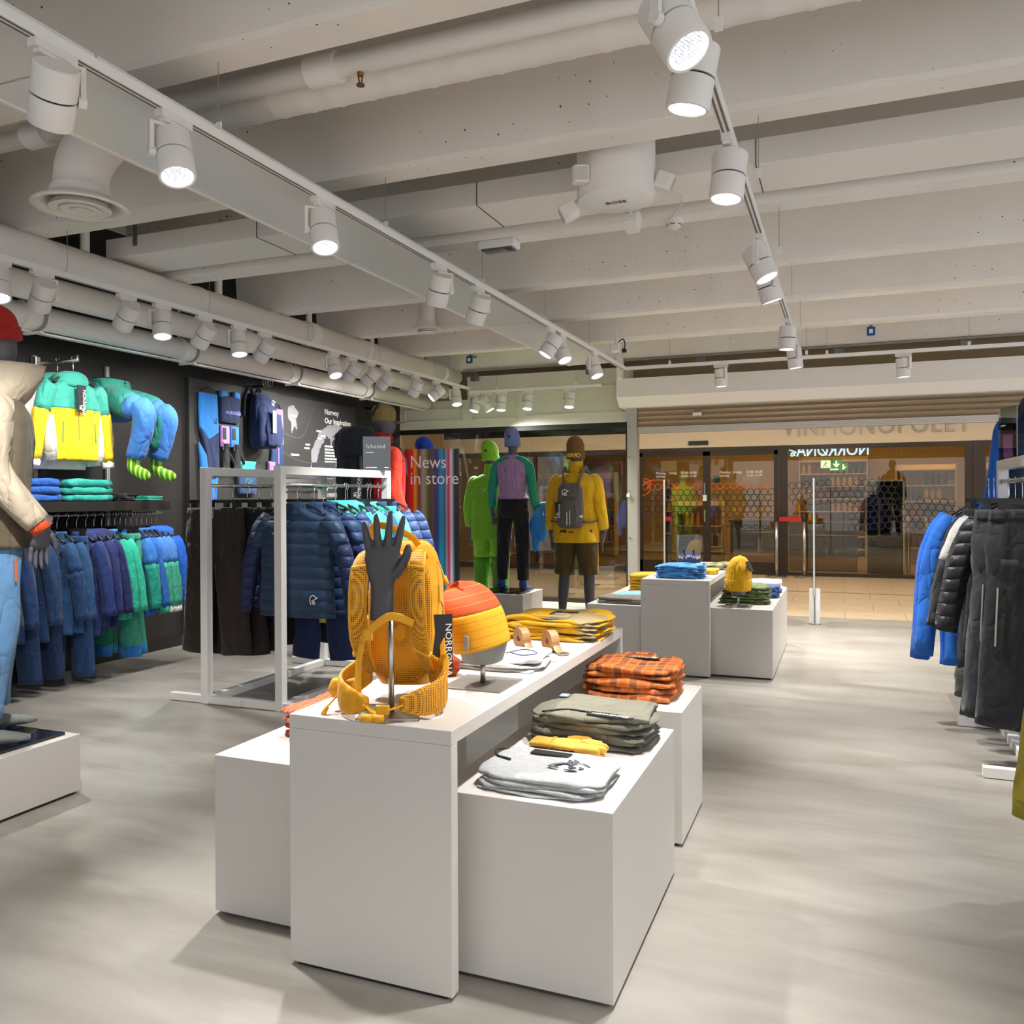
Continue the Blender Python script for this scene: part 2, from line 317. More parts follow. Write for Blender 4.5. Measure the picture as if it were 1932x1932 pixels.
# reflector strip beside the middle track
st = thing('ceiling_strip', 'long flat pale panel hanging beside the middle light track', 'panel', (0, 0, 0))
for k, (a, b) in enumerate([(-3.4, -.6), (-.59, 1.95), (1.96, 4.2), (4.21, 6.2), (6.21, 8.42)]):
    ob('panel', bx(-2.68, -2.16, a, b, 2.665, 2.68), mat('satin white sheet', '#dfe0dd', .3), st)
    ob('edge', bx(-2.69, -2.675, a, b, 2.66, 2.69), PWHITE, st)
# ---------------------------------------------------------------- shop front with display window and roller shutter
YS = 9.75
wf = tag(ob('wall_front', MB().box(-5.45, -4.47, YS, YS+.12, 2.17, 2.53).box(-4.47, -2.34, YS, YS+.12, 2.17, 2.82), mat('fascia paint', '#d8d0c6', .6)), 'white panelled board above the display window', 'wall', kind='structure')
for (x0, x1, z0, z1) in ((-5.38, -4.53, 2.27, 2.43), (-4.38, -3.78, 2.27, 2.62), (-3.66, -2.42, 2.29, 2.62)):
    g = MB(); w = .012
    for (a, b, c, d) in ((x0, x1, z0, z0+w), (x0, x1, z1-w, z1), (x0, x0+w, z0, z1), (x1-w, x1, z0, z1)): g.box(a, b, YS-.012, YS+.001, c, d)
    ob('moulding', g, mat('fascia paint', '#d8d0c6', .6), wf)
tag(ob('wall_front_upper', MB().box(-5.45, XR, 10.05, 10.15, 2.35, 3.44), mat('brown void board', '#a39174', .8)), 'tan board in the gap over the shop front', 'wall', kind='structure')
GL = glassmat('shop window glass', '#f4f2ea', 1.3)
w1 = thing('window_1', 'large display window with thin black frame behind the three mannequins', 'window', (0, 0, 0), kind='structure')
ob('window_frame', MB().box(-5.45, -2.37, YS, YS+.06, 2.11, 2.17).box(-2.41, -2.37, YS, YS+.06, .06, 2.11).box(-5.45, -2.37, YS, YS+.06, 0, .05), BLACK, w1)
for (a, b) in ((-5.44, -4.1), (-4.095, -2.96), (-2.955, -2.41)): ob('pane', bx(a, b, YS+.025, YS+.033, .05, 2.11), GL, w1)
sh = thing('roller_shutter', 'half raised metal roller shutter with white box over the entrance', 'shutter', (0, 0, 0))
g = MB(); poly = [(9.36, 2.63), (9.36, 2.42), (9.5, 2.315), (9.75, 2.315), (9.75, 2.63)]
g.loft([np.array([(x, y, z) for y, z in poly]) for x in (-2.42, XR-.05)]); ob('box', g, PWHITE, sh)
SLAT = mat('bronze aluminium slat', '#9c8a72', .32, .75)
g = MB(); pr = [(9.66+.013*math.sin(t*PI), -.027+.056*t) for t in np.linspace(0, 1, 7)]
g.loft([np.array([(x, y-.02, z) for y, z in pr]+[(x, 9.675, .029), (x, 9.675, -.027)]) for x in (-2.24, 2.9)])
slm = g.mesh('slat', 40)
for k in range(5): ob('slat', slm, SLAT, sh, loc=(0, 0, 2.125+.059*k))
g = MB()
for k in range(4): g.box(-2.24, 2.9, 9.635+.002*(k % 2), 9.685, 2.02+.0185*k, 2.037+.0185*k)
g.box(-2.24, 2.9, 9.65, 9.68, 2.02, 2.095); ob('bottom_bar', g, mat('aluminium bar', '#c9c2b6', .4, .4), sh)
for x in (-2.36, 2.9):
    p_ = ob('guide_rail', bx(x, x+.115, 9.62, 9.75, 0, 2.33), mat('aluminium post', '#b5b2ad', .4, .3), sh)
    for z in (.35, .8, 1.35, 1.75, 2.1): ob('bolt', MB().cyl((x+.03, 9.619, z), (x+.03, 9.612, z), .007, n=8), GAPM, p_)
    ob('lock', bx(x-.005, x+.03, 9.6, 9.62, 1.28, 1.32), METALW, p_)
for x in (-1.6, 2.05): ob('sticker', bx(x, x+.1, 9.62, 9.626, 2.2, 2.235), METALW, sh)
tag(ob('trim_2', bx(-2.4, -2.345, 9.3, 9.4, 2.63, 2.89), PWHITE), 'white upright strut above the shutter box corner', 'trim', kind='structure')
tag(ob('trim_3', MB().box(-4.45, XR-.05, 9.56, 9.6, 2.86, 2.88), mat('ceiling rail', '#8d8a80', .5)), 'thin grey rail under the last ceiling rib', 'trim', kind='structure')
for k, (x, lab) in enumerate(((-4.35, 'leftmost galvanised bracket under the last rib'), (-2.85, 'galvanised bracket near the end of the middle track'), (-1.55, 'galvanised bracket above the shutter box, left'), (-.1, 'galvanised bracket above the shutter box, middle'), (1.1, 'galvanised bracket above the shutter box, right'))):
    tag(ob('bracket', MB().box(x, x+.1, 9.62, 9.63, 2.74, 2.88).box(x, x+.01, 9.58, 9.63, 2.74, 2.88).box(x+.09, x+.1, 9.58, 9.63, 2.74, 2.88), mat('galvanised', '#8c8d88', .4, .8), bevel=.002), lab, 'bracket', 'rib brackets')
# ---------------------------------------------------------------- mall corridor
TILE = mat('beige stone tile', '#c2ab8b', .42, var=.06, vscale=5)
mf = tag(ob('floor_mall', bx(-7, 7, YF, 22, -.12, -.012), mat('tile joint', '#8d7c62', .8)), 'beige tiled floor of the shopping passage', 'floor', kind='structure')
tm = MB().box(0, .596, 0, .596, -.012, 0).mesh('tile'); random.seed(2)
for j in range(8):
    y = YF+.003+j*.6+(.04 if j > 3 else 0)
    for i in range(11):
        x = -3.6+i*.6+(.3 if j % 2 else 0)
        o = ob('tile', tm, TILE, mf, loc=(x, y, 0)); o.scale = (1, (.97 if j == 7 else 1), 1)
tag(ob('trim_4', bx(-3.6, 3.2, YF+2.405, YF+2.44, -.01, .001), mat('floor channel', '#4a3d30', .5)), 'dark slot drain across the passage floor', 'trim', kind='structure')
tag(ob('ceiling_mall', bx(-7, 7, 10.15, 22, 2.95, 3.1), mat('mall ceiling', '#cfc2ab', .8)), 'cream ceiling over the passage and the shop opposite', 'ceiling', kind='structure')
for k, x in enumerate((-4.6, -2.4, -.2, 2.0)):
    t = thing('ceiling_light', ('leftmost', 'second', 'third', 'rightmost')[k]+' flush warm light panel in the passage ceiling', 'lamp', (x, 12.0, 2.95), group='passage ceiling panels')
    ob('frame', MB().box(-.32, .32, -.32, .32, -.012, 0), METALW, t); ob('diffuser', bx(-.29, .29, -.29, .29, -.016, -.012), emis('warm panel', '#ffecd0', 28), t)
for x, n in ((-7.1, 'left'), (7.0, 'right')): tag(ob('wall_mall_'+n, bx(x, x+.1, 9.9, 22, 0, 2.95), mat('mall wall', '#b9a684', .7)), n+' end wall of the passage', 'wall', kind='structure')
# lit sign on the passage side of the shop front
sg = thing('shop_sign', 'lit blue-white letter sign facing the passage, seen mirrored in the opposite glass', 'sign', (0, 0, 0))
ob('backing', bx(-5.0, 3.0, 10.15, 10.19, 2.06, 2.6), mat('sign board', '#2b2a2a', .5), sg)
SG = emis('sign light', '#9fd6ff', 14)
text('lettering', 'NORRØNA', .34, frame((.47, 10.2, 2.085), (-1, 0, 0), (0, 0, 1)), SG, sg, ex=.01, sx=.8, bold=.004)
emblem(sg, frame((-.98, 10.205, 2.19), (-1, 0, 0), (0, 0, 1)) @ Matrix.Diagonal((1, 1, 6, 1)), .22, SG)
# ---------------------------------------------------------------- shop opposite
YV = 14.15
vf = tag(ob('wall_opposite', bx(-7, 7, YV, YV+.12, 2.09, 2.95), mat('opposite fascia', '#d7c6aa', .6)), 'cream fascia of the shop across the passage', 'wall', kind='structure')
vs_ = thing('shop_sign', 'grey raised metal letters on the cream fascia across the passage', 'sign', (0, 0, 0))
text('lettering', 'VINMONOPOLET', .37, frame((-.92, YV-.004, 2.235), (1, 0, 0), (0, 0, 1)), mat('letter metal', '#a39a8c', .4, .3), vs_, ex=.02, sx=.86, sp=1.12)
GV = glassmat('opposite shop glass', '#f1e8d2', 1.5)
dr = thing('door_1', 'bronze framed sliding glass doors across the passage', 'door', (0, 0, 0), kind='structure')
ob('door_frame', MB().box(-3.35, -.98, YV, YV+.08, 2.02, 2.09).box(-3.35, -3.28, YV, YV+.08, 0, 2.02).box(-.99, -.85, YV-.02, YV+.1, 0, 2.09), BROWN, dr)
ob('sensor', bx(-2.42, -2.1, YV-.03, YV, 2.13, 2.2), BLACK, dr)
RNG = MB(); th = np.linspace(0, 2*PI, 18, endpoint=False)
RNG.loft([np.stack([r*np.cos(th), np.full(18, y), r*np.sin(th)], 1) for r, y in ((.046, 0), (.054, 0), (.054, -.0015), (.046, -.0015), (.046, 0))], cap=False); rgm = RNG.mesh('ring'); rgo = rgm.copy()
RB = mat('black vinyl', '#17140f', .5); RO = mat('orange vinyl', '#e2561a', .5)
def leaf(x0, x1, text_):
    lf = ob('door_leaf', MB().box(x0, x0+.06, YV+.01, YV+.06, 0, 2.02).box(x1-.06, x1, YV+.01, YV+.06, 0, 2.02).box(x0, x1, YV+.01, YV+.06, 1.95, 2.02).box(x0, x1, YV+.01, YV+.06, 0, .2), BROWN, dr)
    gp = ob('pane', bx(x0+.06, x1-.06, YV+.03, YV+.036, .2, 1.95), GV, lf); return lf, gp
lfa, gpa = leaf(-3.27, -2.13, 1); lfb, gpb = leaf(-2.13, -1.0, 2)
def rings(x0, x1, z0, rows, orange, pane, p=.108, wave=0):
    k = 0
    for r in range(rows):
        x = x0+(p/2 if r % 2 else 0); i = 0
        while x < x1-.05:
            dz = wave*math.sin((x-x0)*1.9)
            if not (wave and r == 0 and (i % 9) > 5):
                o = ob('ring', rgo if (orange and r == 0) else rgm, RO if (orange and r == 0) else RB, pane, loc=(x+.05, YV+.028, z0-r*.094+dz))
            x += p; i += 1
rings(-3.21, -2.19, 1.44, 6, 1, lfa); rings(-2.07, -1.06, 1.44, 6, 1, lfb)
g = MB()
for r, cx, cz in ((.2, -3.3, 1.42), (.3, -2.95, 1.35), (.12, -3.2, 1.5)):
    g.sweep([(cx+r*math.cos(t)*1.1, YV+.027, cz+r*.7*math.sin(t)) for t in np.linspace(-1.2, 2.6, 24)], [(.008, .001)]*24, 6, ref=(0, 1, 0))
ob('swirl', g, RO, lfa)
for (x, lf) in ((-2.98, lfa), (-1.92, lfb)):
    for dz, a, b in ((0, 'Mandag - fredag', '10.00-18.00'), (-.055, 'Lørdag', '10.00-15.00')):
        text('opening_hours', a, .055, frame((x, YV+.026, 1.655+dz), (1, 0, 0), (0, 0, 1)), TEXTW, lf); text('opening_hours', b, .055, frame((x+.42, YV+.026, 1.655+dz), (1, 0, 0), (0, 0, 1)), TEXTW, lf)
    text('shop_name', 'V VINMONOPOLET', .10, frame((x, YV+.026, .74), (1, 0, 0), (0, 0, 1)), RB, lf, sp=1.1)
ob('handle', MB().box(-2.17, -2.15, YV-.02, YV+.01, .85, 1.05).box(-2.17, -2.15, YV-.02, YV+.01, 1.3, 1.5), STEEL, lfa)
ob('notice', bx(-2.19, -2.13, YV, YV+.008, 1.2, 1.3), TEXTW, lfa)
for nm, a, b, c, d in (('notice_sheet', -2.9, -2.63, 1.7, 1.88), ('card', -2.02, -1.92, 1.5, 1.62), ('white_board', -1.55, -1.28, 1.1, 1.6)):
    tag(ob(nm, bx(a, b, YV+.04, YV+.048, c, d), mat('paper white', '#e9e4da', .7) if nm != 'card' else mat('blue card', '#3d7fae', .5)), {'notice_sheet': 'white printed notice taped inside the left glass door', 'card': 'small blue green card stuck on the right glass door', 'white_board': 'blank white board behind the right glass door'}[nm], 'sign')
w2 = thing('window_2', 'dark framed shop window with black ring pattern across the passage', 'window', (0, 0, 0), kind='structure')
ob('window_frame', MB().box(-.85, 1.78, YV, YV+.08, 2.02, 2.09).box(1.68, 1.78, YV, YV+.08, 0, 2.02).box(-.85, 1.78, YV, YV+.08, 0, .05).box(1.78, 1.95, YV-.02, YV+.1, 0, 2.09).box(1.95, 3.4, YV, YV+.08, 0, .05).box(1.95, 3.4, YV, YV+.08, 2.02, 2.09), BROWN, w2)
for (a, b) in ((-.85, -.02), (-.015, .82), (.825, 1.68), (1.95, 3.3)): ob('pane', bx(a, b, YV+.03, YV+.036, .05, 2.02), GV, w2)
rings(-.83, .75, 1.44, 4, 0, w2, wave=.05); rings(.05, 1.6, 1.14, 5, 0, w2, wave=.06); rings(1.98, 2.6, 1.44, 3, 1, w2)
w3 = thing('window_3', 'dark framed glazing across the passage seen through the display window', 'window', (0, 0, 0), kind='structure')
ob('window_frame', MB().box(-7, -3.35, YV, YV+.08, 2.0, 2.09).box(-7, -3.35, YV, YV+.08, 0, .08).box(-5.2, -5.14, YV, YV+.08, .08, 2.0).box(-3.42, -3.35, YV, YV+.08, .08, 2.0), BROWN, w3)
for (a, b) in ((-6.98, -5.2), (-5.14, -3.42)): ob('pane', bx(a, b, YV+.03, YV+.036, .08, 2.0), GV, w3)
rings(-5.1, -4.5, 1.3, 3, 1, w3)
# ---- inside the shop opposite
CREAM = mat('cream shelf', '#dcc9a2', .6); WOODS = mat('wood plinth', '#a07c50', .5, var=.15, vscale=3, stretch=(1, 1, 8)); GREYC = mat('counter grey', '#45464a', .5)
tag(ob('wall_opposite_back', bx(-7, 5, 19.3, 19.4, 0, 2.95), mat('opposite wall', '#b39a68', .8)), 'warm back wall inside the shop opposite', 'wall', kind='structure')
for x, n in ((-6.9, 'left'), (4.3, 'right')): tag(ob('wall_opposite_'+n, bx(x, x+.1, 14.3, 19.3, 0, 2.95), mat('opposite wall', '#b39a68', .8)), n+' side wall inside the shop opposite', 'wall', kind='structure')
BOTS = []
for nm, hx, cap in (('b', '#2b1a12', '#7a1d1d'), ('g', '#23301a', '#c8a64a'), ('y', '#c49a2c', '#3a2a10'), ('r', '#7c3a18', '#d8cdb0')):
    g = MB(); g.lathe([(.036, 0), (.036, .19), (.03, .215), (.014, .24), (.013, .3)], 10); me = g.mesh('bottle', 50); me.materials.append(mat('bottle '+nm, hx, .15)); BOTS.append(me)
nb = 0
def nth(k): return ('first', 'second', 'third', 'fourth', 'fifth', 'sixth', 'seventh', 'eighth', 'ninth', 'tenth', 'eleventh', 'twelfth', 'thirteenth', 'fourteenth', 'fifteenth', 'sixteenth', 'seventeenth', 'eighteenth', 'nineteenth', 'twentieth', 'twenty-first', 'twenty-second', 'twenty-third', 'twenty-fourth', 'twenty-fifth')[k]
def wine_unit(x0, x1, y, z0, z1, rows, label, short, step=.105, depth=.3, jit=0.0):
    global nb
    t = thing('wine_shelf', label, 'shelf', (0, 0, 0)); ob('back', bx(x0, x1, y+depth, y+depth+.02, 0, z1+.1), CREAM, t)
    for x in (x0, x1-.02): ob('side', bx(x, x+.02, y, y+depth, 0, z1+.1), CREAM, t)
    for r in range(rows):
        z = lerp(z0, z1, r/max(1, rows-1)); ob('shelf', bx(x0+.02, x1-.02, y, y+depth, z-.02, z), CREAM, t)
        if r == rows-1: continue
        x = x0+.09; ib = 0
        while x < x1-.08 and nb < 290:
            o = ob('bottle', BOTS[(r*2+int(x*3)) % 4], None, None, loc=(x, y+.08, z)); sc_ = min(1, (z1-z0)/(rows-1)/.34); o.scale = (1, 1, sc_)
            tag(o, nth(ib)+' wine bottle from the left, '+nth(r)+' row up, '+short, 'bottle', 'wine bottles in the shop opposite'); nb += 1; ib += 1; x += step
wine_unit(-.9, .45, 18.9, .15, 2.0, 8, 'tall cream wall shelf of wine bottles, middle of the shop opposite', 'tall middle wine shelf', .115)
wine_unit(.9, 1.9, 17.2, .3, 1.75, 6, 'dark filled wine shelf behind the right window of the shop opposite', 'shelf behind the ringed window', .105)
wine_unit(-3.1, -2.2, 16.6, .3, 1.1, 3, 'low wine shelf behind the left glass door', 'low shelf behind the glass door', .11)
wine_unit(2.1, 3.2, 17.0, .4, 1.75, 5, 'rightmost wine shelf of the shop opposite', 'rightmost wine shelf', .12)
wine_unit(-6.4, -4.6, 17.6, .3, 1.7, 5, 'wine shelf seen through the display window at left', 'shelf seen through the display window', .125)
for (x0, x1, y0, lab) in ((-2.0, -1.05, 16.2, 'grey checkout counter behind the right glass door'), (-.9, .2, 15.3, 'grey checkout counter beside the rope barrier'), (1.35, 2.4, 15.4, 'dark checkout counter at the right of the shop window')):
    t = thing('checkout_counter', lab, 'counter', (0, 0, 0)); ob('body', bx(x0, x1, y0, y0+.7, .22, .78), GREYC, t); ob('plinth', bx(x0, x1, y0-.03, y0+.72, 0, .22), WOODS, t); ob('top', bx(x0-.03, x1+.03, y0-.03, y0+.73, .78, .82), mat('counter top', '#2d2c2a', .3), t)
    ob('rail', MB().cyl((x0, y0-.04, .6), (x1, y0-.04, .6), .012, n=8), STEEL, t, True)
for x, lab in ((.95, 'left steel gate post inside the shop opposite'), (1.22, 'right steel gate post inside the shop opposite')):
    t = thing('gate_post', lab, 'post', (x, 14.9, 0)); ob('tube', MB().lathe([(.03, 0), (.03, .92), (.02, .935)], 14), STEEL, t, 50); ob('flange', MB().lathe([(.06, 0), (.06, .01)], 14), STEEL, t, 50)
gt = thing('glass_gate', 'tall framed glass gate inside the shop opposite', 'gate', (0, 0, 0)); ob('pane', bx(.33, .86, 14.62, 14.63, .02, 1.5), glassmat('smoked glass', '#6f6f72', 1.5), gt)
for x in (.31, .86): ob('upright', bx(x, x+.025, 14.61, 14.64, 0, 1.52), STEEL, gt)
ob('top_bar', bx(.31, .885, 14.61, 14.64, 1.5, 1.525), STEEL, gt)
for (x, y, z, s, lab) in ((-.2, 14.6, 1.79, 1, 'large green and white exit sign hanging behind the window'), (-.1, 17.5, 1.83, 1, 'smaller looking green exit sign farther inside')):
    t = thing('exit_sign', lab, 'sign', (x, y, z)); ob('plate', bx(-.17, .17, -.01, .01, -.075, .075), emis('exit green', '#1f7a3c', 1.2), t, bevel=.004)
    ob('panel', bx(-.155, -.01, -.014, -.01, -.06, .06), emis('exit pale', '#e6f2c8', 2), t); W2 = emis('exit pale', '#e6f2c8', 2)
    g = MB(); M4 = frame((.08, -.012, 0), (1, 0, 0), (0, 0, 1)); g.prism([(-.012, .05), (.012, .05), (.012, -.005), (.045, .01), (.045, -.012), (0, -.055), (-.045, -.012), (-.045, .01), (-.012, -.005)], 0, .004, M4); ob('arrow', g, W2, t)
    g = MB(); M4 = frame((-.08, -.0145, 0), (1, 0, 0), (0, 0, 1)); G = emis('exit green', '#1f7a3c', 1.2)
    for poly in ([(-.005, .035), (.012, .035), (.012, .05), (-.005, .05)], [(-.015, .03), (.01, .03), (-.005, -.01), (-.025, -.01)], [(-.01, -.01), (.0, -.012), (.025, -.04), (.012, -.05)], [(-.022, -.008), (-.01, -.01), (-.03, -.05), (-.045, -.045)], [(.008, .025), (.035, .01), (.03, .0), (.005, .015)]): g.prism(poly, 0, .002, M4)
    ob('running_figure', g, G, t); ob('rod', MB().cyl((0, 0, .07), (0, 0, 2.95-z), .006, n=6), STEEL, t)
for k, (x, y) in enumerate([(-2.8, 15.3), (-1.2, 15.3), (.4, 15.3), (2.0, 15.3), (-2.8, 17.4), (-1.2, 17.4), (.4, 17.4), (2.0, 17.4)]):
    t = thing('strip_light', ('front', 'back')[k//4]+' row strip light in the shop opposite, '+('leftmost', 'second', 'third', 'rightmost')[k % 4]+' of its row', 'lamp', (x, y, 2.95), group='strip lights of the shop opposite')
    ob('body', bx(-.5, .5, -.06, .06, -.05, 0), METALW, t); ob('diffuser', bx(-.48, .48, -.045, .045, -.054, -.05), emis('warm strip', '#ffe0b4', 42), t)
for (x, lab) in ((-1.0, 'left post of the red rope barrier with a black head'), (-.585, 'right post of the red rope barrier with a black head')):
    t = thing('barrier_post', lab, 'post', (x, 13.85, 0), group='barrier posts'); ob('base', MB().lathe([(.16, 0), (.16, .012), (.13, .024), (.03, .03)], 28), STEEL, t, 50)
    ob('pole', MB().lathe([(.03, .03), (.03, .9)], 16), STEEL, t, True); ob('head', MB().lathe([(.036, .88), (.036, .95), (.03, .96)], 16), BLACK, t, 50)
tag(ob('barrier_belt', MB().box(-.97, -.615, 13.848, 13.852, .88, .945), mat('red belt', '#c4161c', .6)), 'red belt stretched between the two barrier posts', 'belt')
# ================================================================ TRACK LIGHTS
LAMPW = mat('lamp white', '#e6e2dc', .42); LENS = emis('lamp reflector', '#eef4ff', 3); LENS.cycles.emission_sampling = 'NONE'
_nd, _lk = nodes(LENS); _tc = N(LENS, 'ShaderNodeTexCoord'); _v = N(LENS, 'ShaderNodeTexVoronoi', Scale=130.0, Randomness=.3); _lk.new(_tc.outputs['Object'], _v.inputs['Vector'])
_r = N(LENS, 'ShaderNodeMapRange'); _r.inputs[1].default_value = .1; _r.inputs[2].default_value = .6; _r.inputs[3].default_value = 2.2; _r.inputs[4].default_value = .35; _lk.new(_v.outputs['Distance'], _r.inputs[0]); _lk.new(_r.outputs[0], _nd['Principled BSDF'].inputs['Emission Strength'])
LRIM = emis('lamp rim glow', '#f4f8ff', 4); LRIM.cycles.emission_sampling = 'NONE'
_g = MB(); _g.box(-.017, .017, -.07, .07, -.026, 0); _g.box(-.012, .012, -.055, .055, -.036, -.026); L_AD = _g.mesh('adapter')
_g = MB(); _g.box(-.012, .084, -.012, .012, -.046, -.036); _g.box(.07, .084, -.013, .013, -.138, -.04); _g.cyl((.064, 0, -.138), (.086, 0, -.138), .017, n=14); L_AR = _g.mesh('arm')
_g = MB(); _g.lathe([(.058, .088), (.062, .084), (.062, .003), (.055, .003)], 28); L_RE = _g.mesh('rear_housing', 40)
_g = MB(); _g.lathe([(.056, .003), (.056, -.003)], 24, cap=False); L_GA = _g.mesh('gap_ring', True)
_g = MB(); _g.lathe([(.055, -.003), (.062, -.003), (.062, -.08), (.060, -.084), (.053, -.084), (.051, -.078)], 28, cap=False); L_FR = _g.mesh('front_housing', 40)
_g = MB(); _g.lathe([(.046, -.069), (.042, -.06), (.03, -.046), (.012, -.04)], 28); L_LE = _g.mesh('reflector', True)
_g = MB(); _g.lathe([(.0535, -.0825), (.048, -.074), (.0455, -.068)], 28, cap=False); L_RI = _g.mesh('lit_rim', True)
SPOT = {}
def spotdata(k, col, ang=62):
    key = (round(k, 2), col, ang)
    if key not in SPOT:
        l = bpy.data.lights.new('spot', 'SPOT'); l.energy = LAMP_W*k; l.spot_size = math.radians(ang); l.spot_blend = .85; l.shadow_soft_size = .045; l.color = col; SPOT[key] = l
    return SPOT[key]
def lamp(x, y, z, aim, label, group, k=1.0, col=(1, .98, .95), ang=62, alongx=False):
    t = thing('track_spotlight', label, 'spotlight', (x, y, z), 0, group)
    ob('adapter', L_AD, LAMPW, t, rot=(0, 0, PI/2 if alongx else 0))
    a = Vector(aim).normalized(); ph = math.atan2(-a.x, a.y) if abs(a.x)+abs(a.y) > 1e-3 else 0; ti = math.atan2(math.hypot(a.x, a.y), -a.z)
    ob('arm', L_AR, LAMPW, t, rot=(0, 0, ph))
    M4 = Matrix.Rotation(ph, 4, 'Z') @ Matrix.Translation((0, 0, -.138)) @ Matrix.Rotation(ti, 4, 'X')
    for nm, me, mt in (('rear_housing', L_RE, LAMPW), ('gap_ring', L_GA, GAPM), ('front_housing', L_FR, LAMPW), ('reflector', L_LE, LENS), ('lit_rim', L_RI, LRIM)):
        o = ob(nm, me, mt, t); o.matrix_basis = M4
    if k:
        lo = bpy.data.objects.new('spot', spotdata(k, col, ang)); COL.objects.link(lo); lo.parent = t; lo.matrix_basis = M4 @ Matrix.Translation((0, 0, -.09))
    return t
def track(label, x0, y0, x1, y1, z, wires):
    t = thing('light_track', label, 'track', (0, 0, 0))
    if abs(x1-x0) < .01:
        ob('rail', bx(x0-.019, x0+.019, y0, y1, z, z+.034), METALW, t, bevel=.002)
        for s in (-1, 1): ob('groove', bx(x0-.004+s*.009, x0+.004+s*.009, y0+.02, y1-.02, z-.0012, z), mat('track groove', '#6d675e', .5), t)
    else:
        ob('rail', bx(x0, x1, y0-.019, y0+.019, z, z+.034), METALW, t, bevel=.002); ob('groove', bx(x0+.02, x1-.02, y0-.006, y0+.006, z-.0012, z), mat('track groove', '#6d675e', .5), t)
    for (wx, wy, wz) in wires:
        w = ob('wire', MB().cyl((wx, wy, z+.05), (wx, wy, wz), .0016, n=5), mat('wire', '#9b978f', .4, .6), t)
        ob('clip', bx(wx-.012, wx+.012, wy-.003, wy+.003, z+.03, z+.07), METALW, w)
    return t
rs = [3.74+1.2*i-1.2-.08 for i in range(-3, 6)]
track('long light track above the front tables, in the middle of the ceiling', -2.12, YB+.1, -2.12, 8.53, 2.6, [(-2.12, y, 2.89) for y in rs])
track('long light track at the right, seen end on', -.39, YB+.1, -.39, 8.53, 2.6, [(-.33, y, 2.89) for y in rs])
track('light track along the black wall', -4.28, YB+.1, -4.28, 9.40, 2.6, [(-4.28, y, 2.89) for y in rs])
track('short light track over the display window', -4.26, 9.36, -2.6, 9.36, 2.55, [(-3.9, 9.36, 2.89), (-2.9, 9.36, 2.89)])
track('light track in front of the shutter box', -2.1, 8.55, XR-.1, 8.55, 2.6, [(-1.65, 8.55, 2.89), (-.15, 8.55, 2.89), (1.05, 8.55, 2.89)])
track('added unseen light track for lighting the right hand clothes rack', 1.9, YB+.1, 1.9, 8.4, 2.6, [])  # out-of-view track, added to light the right rack and vest mannequin
LFT = [(3.22, (.35, -.2, -1), 1), (3.49, (-1, .35, -1.15), .9), (4.10, (-1, .2, -1.1), .8), (4.4, (.25, -.2, -1), 1), (4.80, (-1, .1, -1.1), .8), (5.17, (.25, -.15, -1), 1), (5.48, (-1, .1, -1.1), 1.2), (6.45, (.45, -.25, -1), 1), (6.75, (-1, .1, -1.0), 1.2), (7.08, (-1, -.2, -1), 1), (7.37, (-1, 0, -.9), 1), (8.01, (-.7, .3, -1), .7), (8.5, (-.9, -.8, -1), .6), (9.02, (.25, -.3, -1), .8)]
for k, (y, a, e) in enumerate(LFT): lamp(-4.28, y, 2.6, a, 'white spotlight on the wall track, '+nth(k)+' from the red hatted mannequin', 'spotlights on the wall track', e*(.45 if a[0] < 0 else 1), ang=105 if a[0] < 0 else 62)
for k, (y, a) in enumerate([(-2.4, (-.6, -.2, -1)), (-.9, (-.6, -.1, -1)), (.6, (.2, -.2, -1)), (2.0, (.35, -.1, -1))]): lamp(-4.28, y, 2.6, a, 'white spotlight on the wall track behind the viewer, '+nth(k)+' from the back', 'unseen spotlights on the wall track', .7)
MID = [(1.77, (-.75, .45, -1), 1.2), (2.24, (.35, -.18, -1), 1.3), (3.12, (.3, -.25, -1), 1.3), (4.25, (-.45, .35, -1), 1), (4.79, (-.5, .3, -1), 1), (6.18, (-.55, -.35, -1), 1.2), (6.46, (.45, -.25, -1), 1.2), (7.41, (.4, -.2, -1), 1.3)]
for k, (y, a, e) in enumerate(MID): lamp(-2.12, y, 2.6, a, 'white spotlight on the middle ceiling track, '+nth(k)+' counting from the front', 'spotlights on the middle track', e)
for k, (y, a) in enumerate([(-2.2, (.2, -.2, -1)), (-.8, (-.3, -.1, -1)), (.5, (.1, -.2, -1))]): lamp(-2.12, y, 2.6, a, 'white spotlight on the middle track behind the viewer, '+nth(k)+' from the back', 'unseen spotlights on the middle track', .6)
RGT = [(2.10, (.55, -.25, -1), 1), (2.37, (-.2, .05, -1), 1.1), (3.15, (-.1, -.1, -1), 1.3), (4.40, (.45, -.1, -1), 1.3), (4.90, (.25, .15, -1), 1.3), (6.57, (-.05, 0, -1), 1.2), (7.56, (.1, .05, -1), 1.3)]
for k, (y, a, e) in enumerate(RGT): lamp(-.39, y, 2.6, a, 'white spotlight on the right ceiling track, '+nth(k)+' counting from the front', 'spotlights on the right track', e)
for k, (y, a) in enumerate([(-2.2, (.2, -.2, -1)), (-1.0, (-.2, -.2, -1)), (.3, (.1, -.15, -1)), (1.3, (-.15, -.15, -1))]): lamp(-.39, y, 2.6, a, 'white spotlight on the right track behind the viewer, '+nth(k)+' from the back', 'unseen spotlights on the right track', .6)
for x, lab in ((-1.14, 'spotlight pointing straight down before the shutter box, left one'), (.51, 'spotlight pointing straight down before the shutter box, right one'), (2.3, 'spotlight before the shutter box beyond the right edge')): lamp(x, 8.55, 2.6, (.02, .02, -1), lab, 'spotlights before the shutter', 1.1, alongx=True, ang=125)
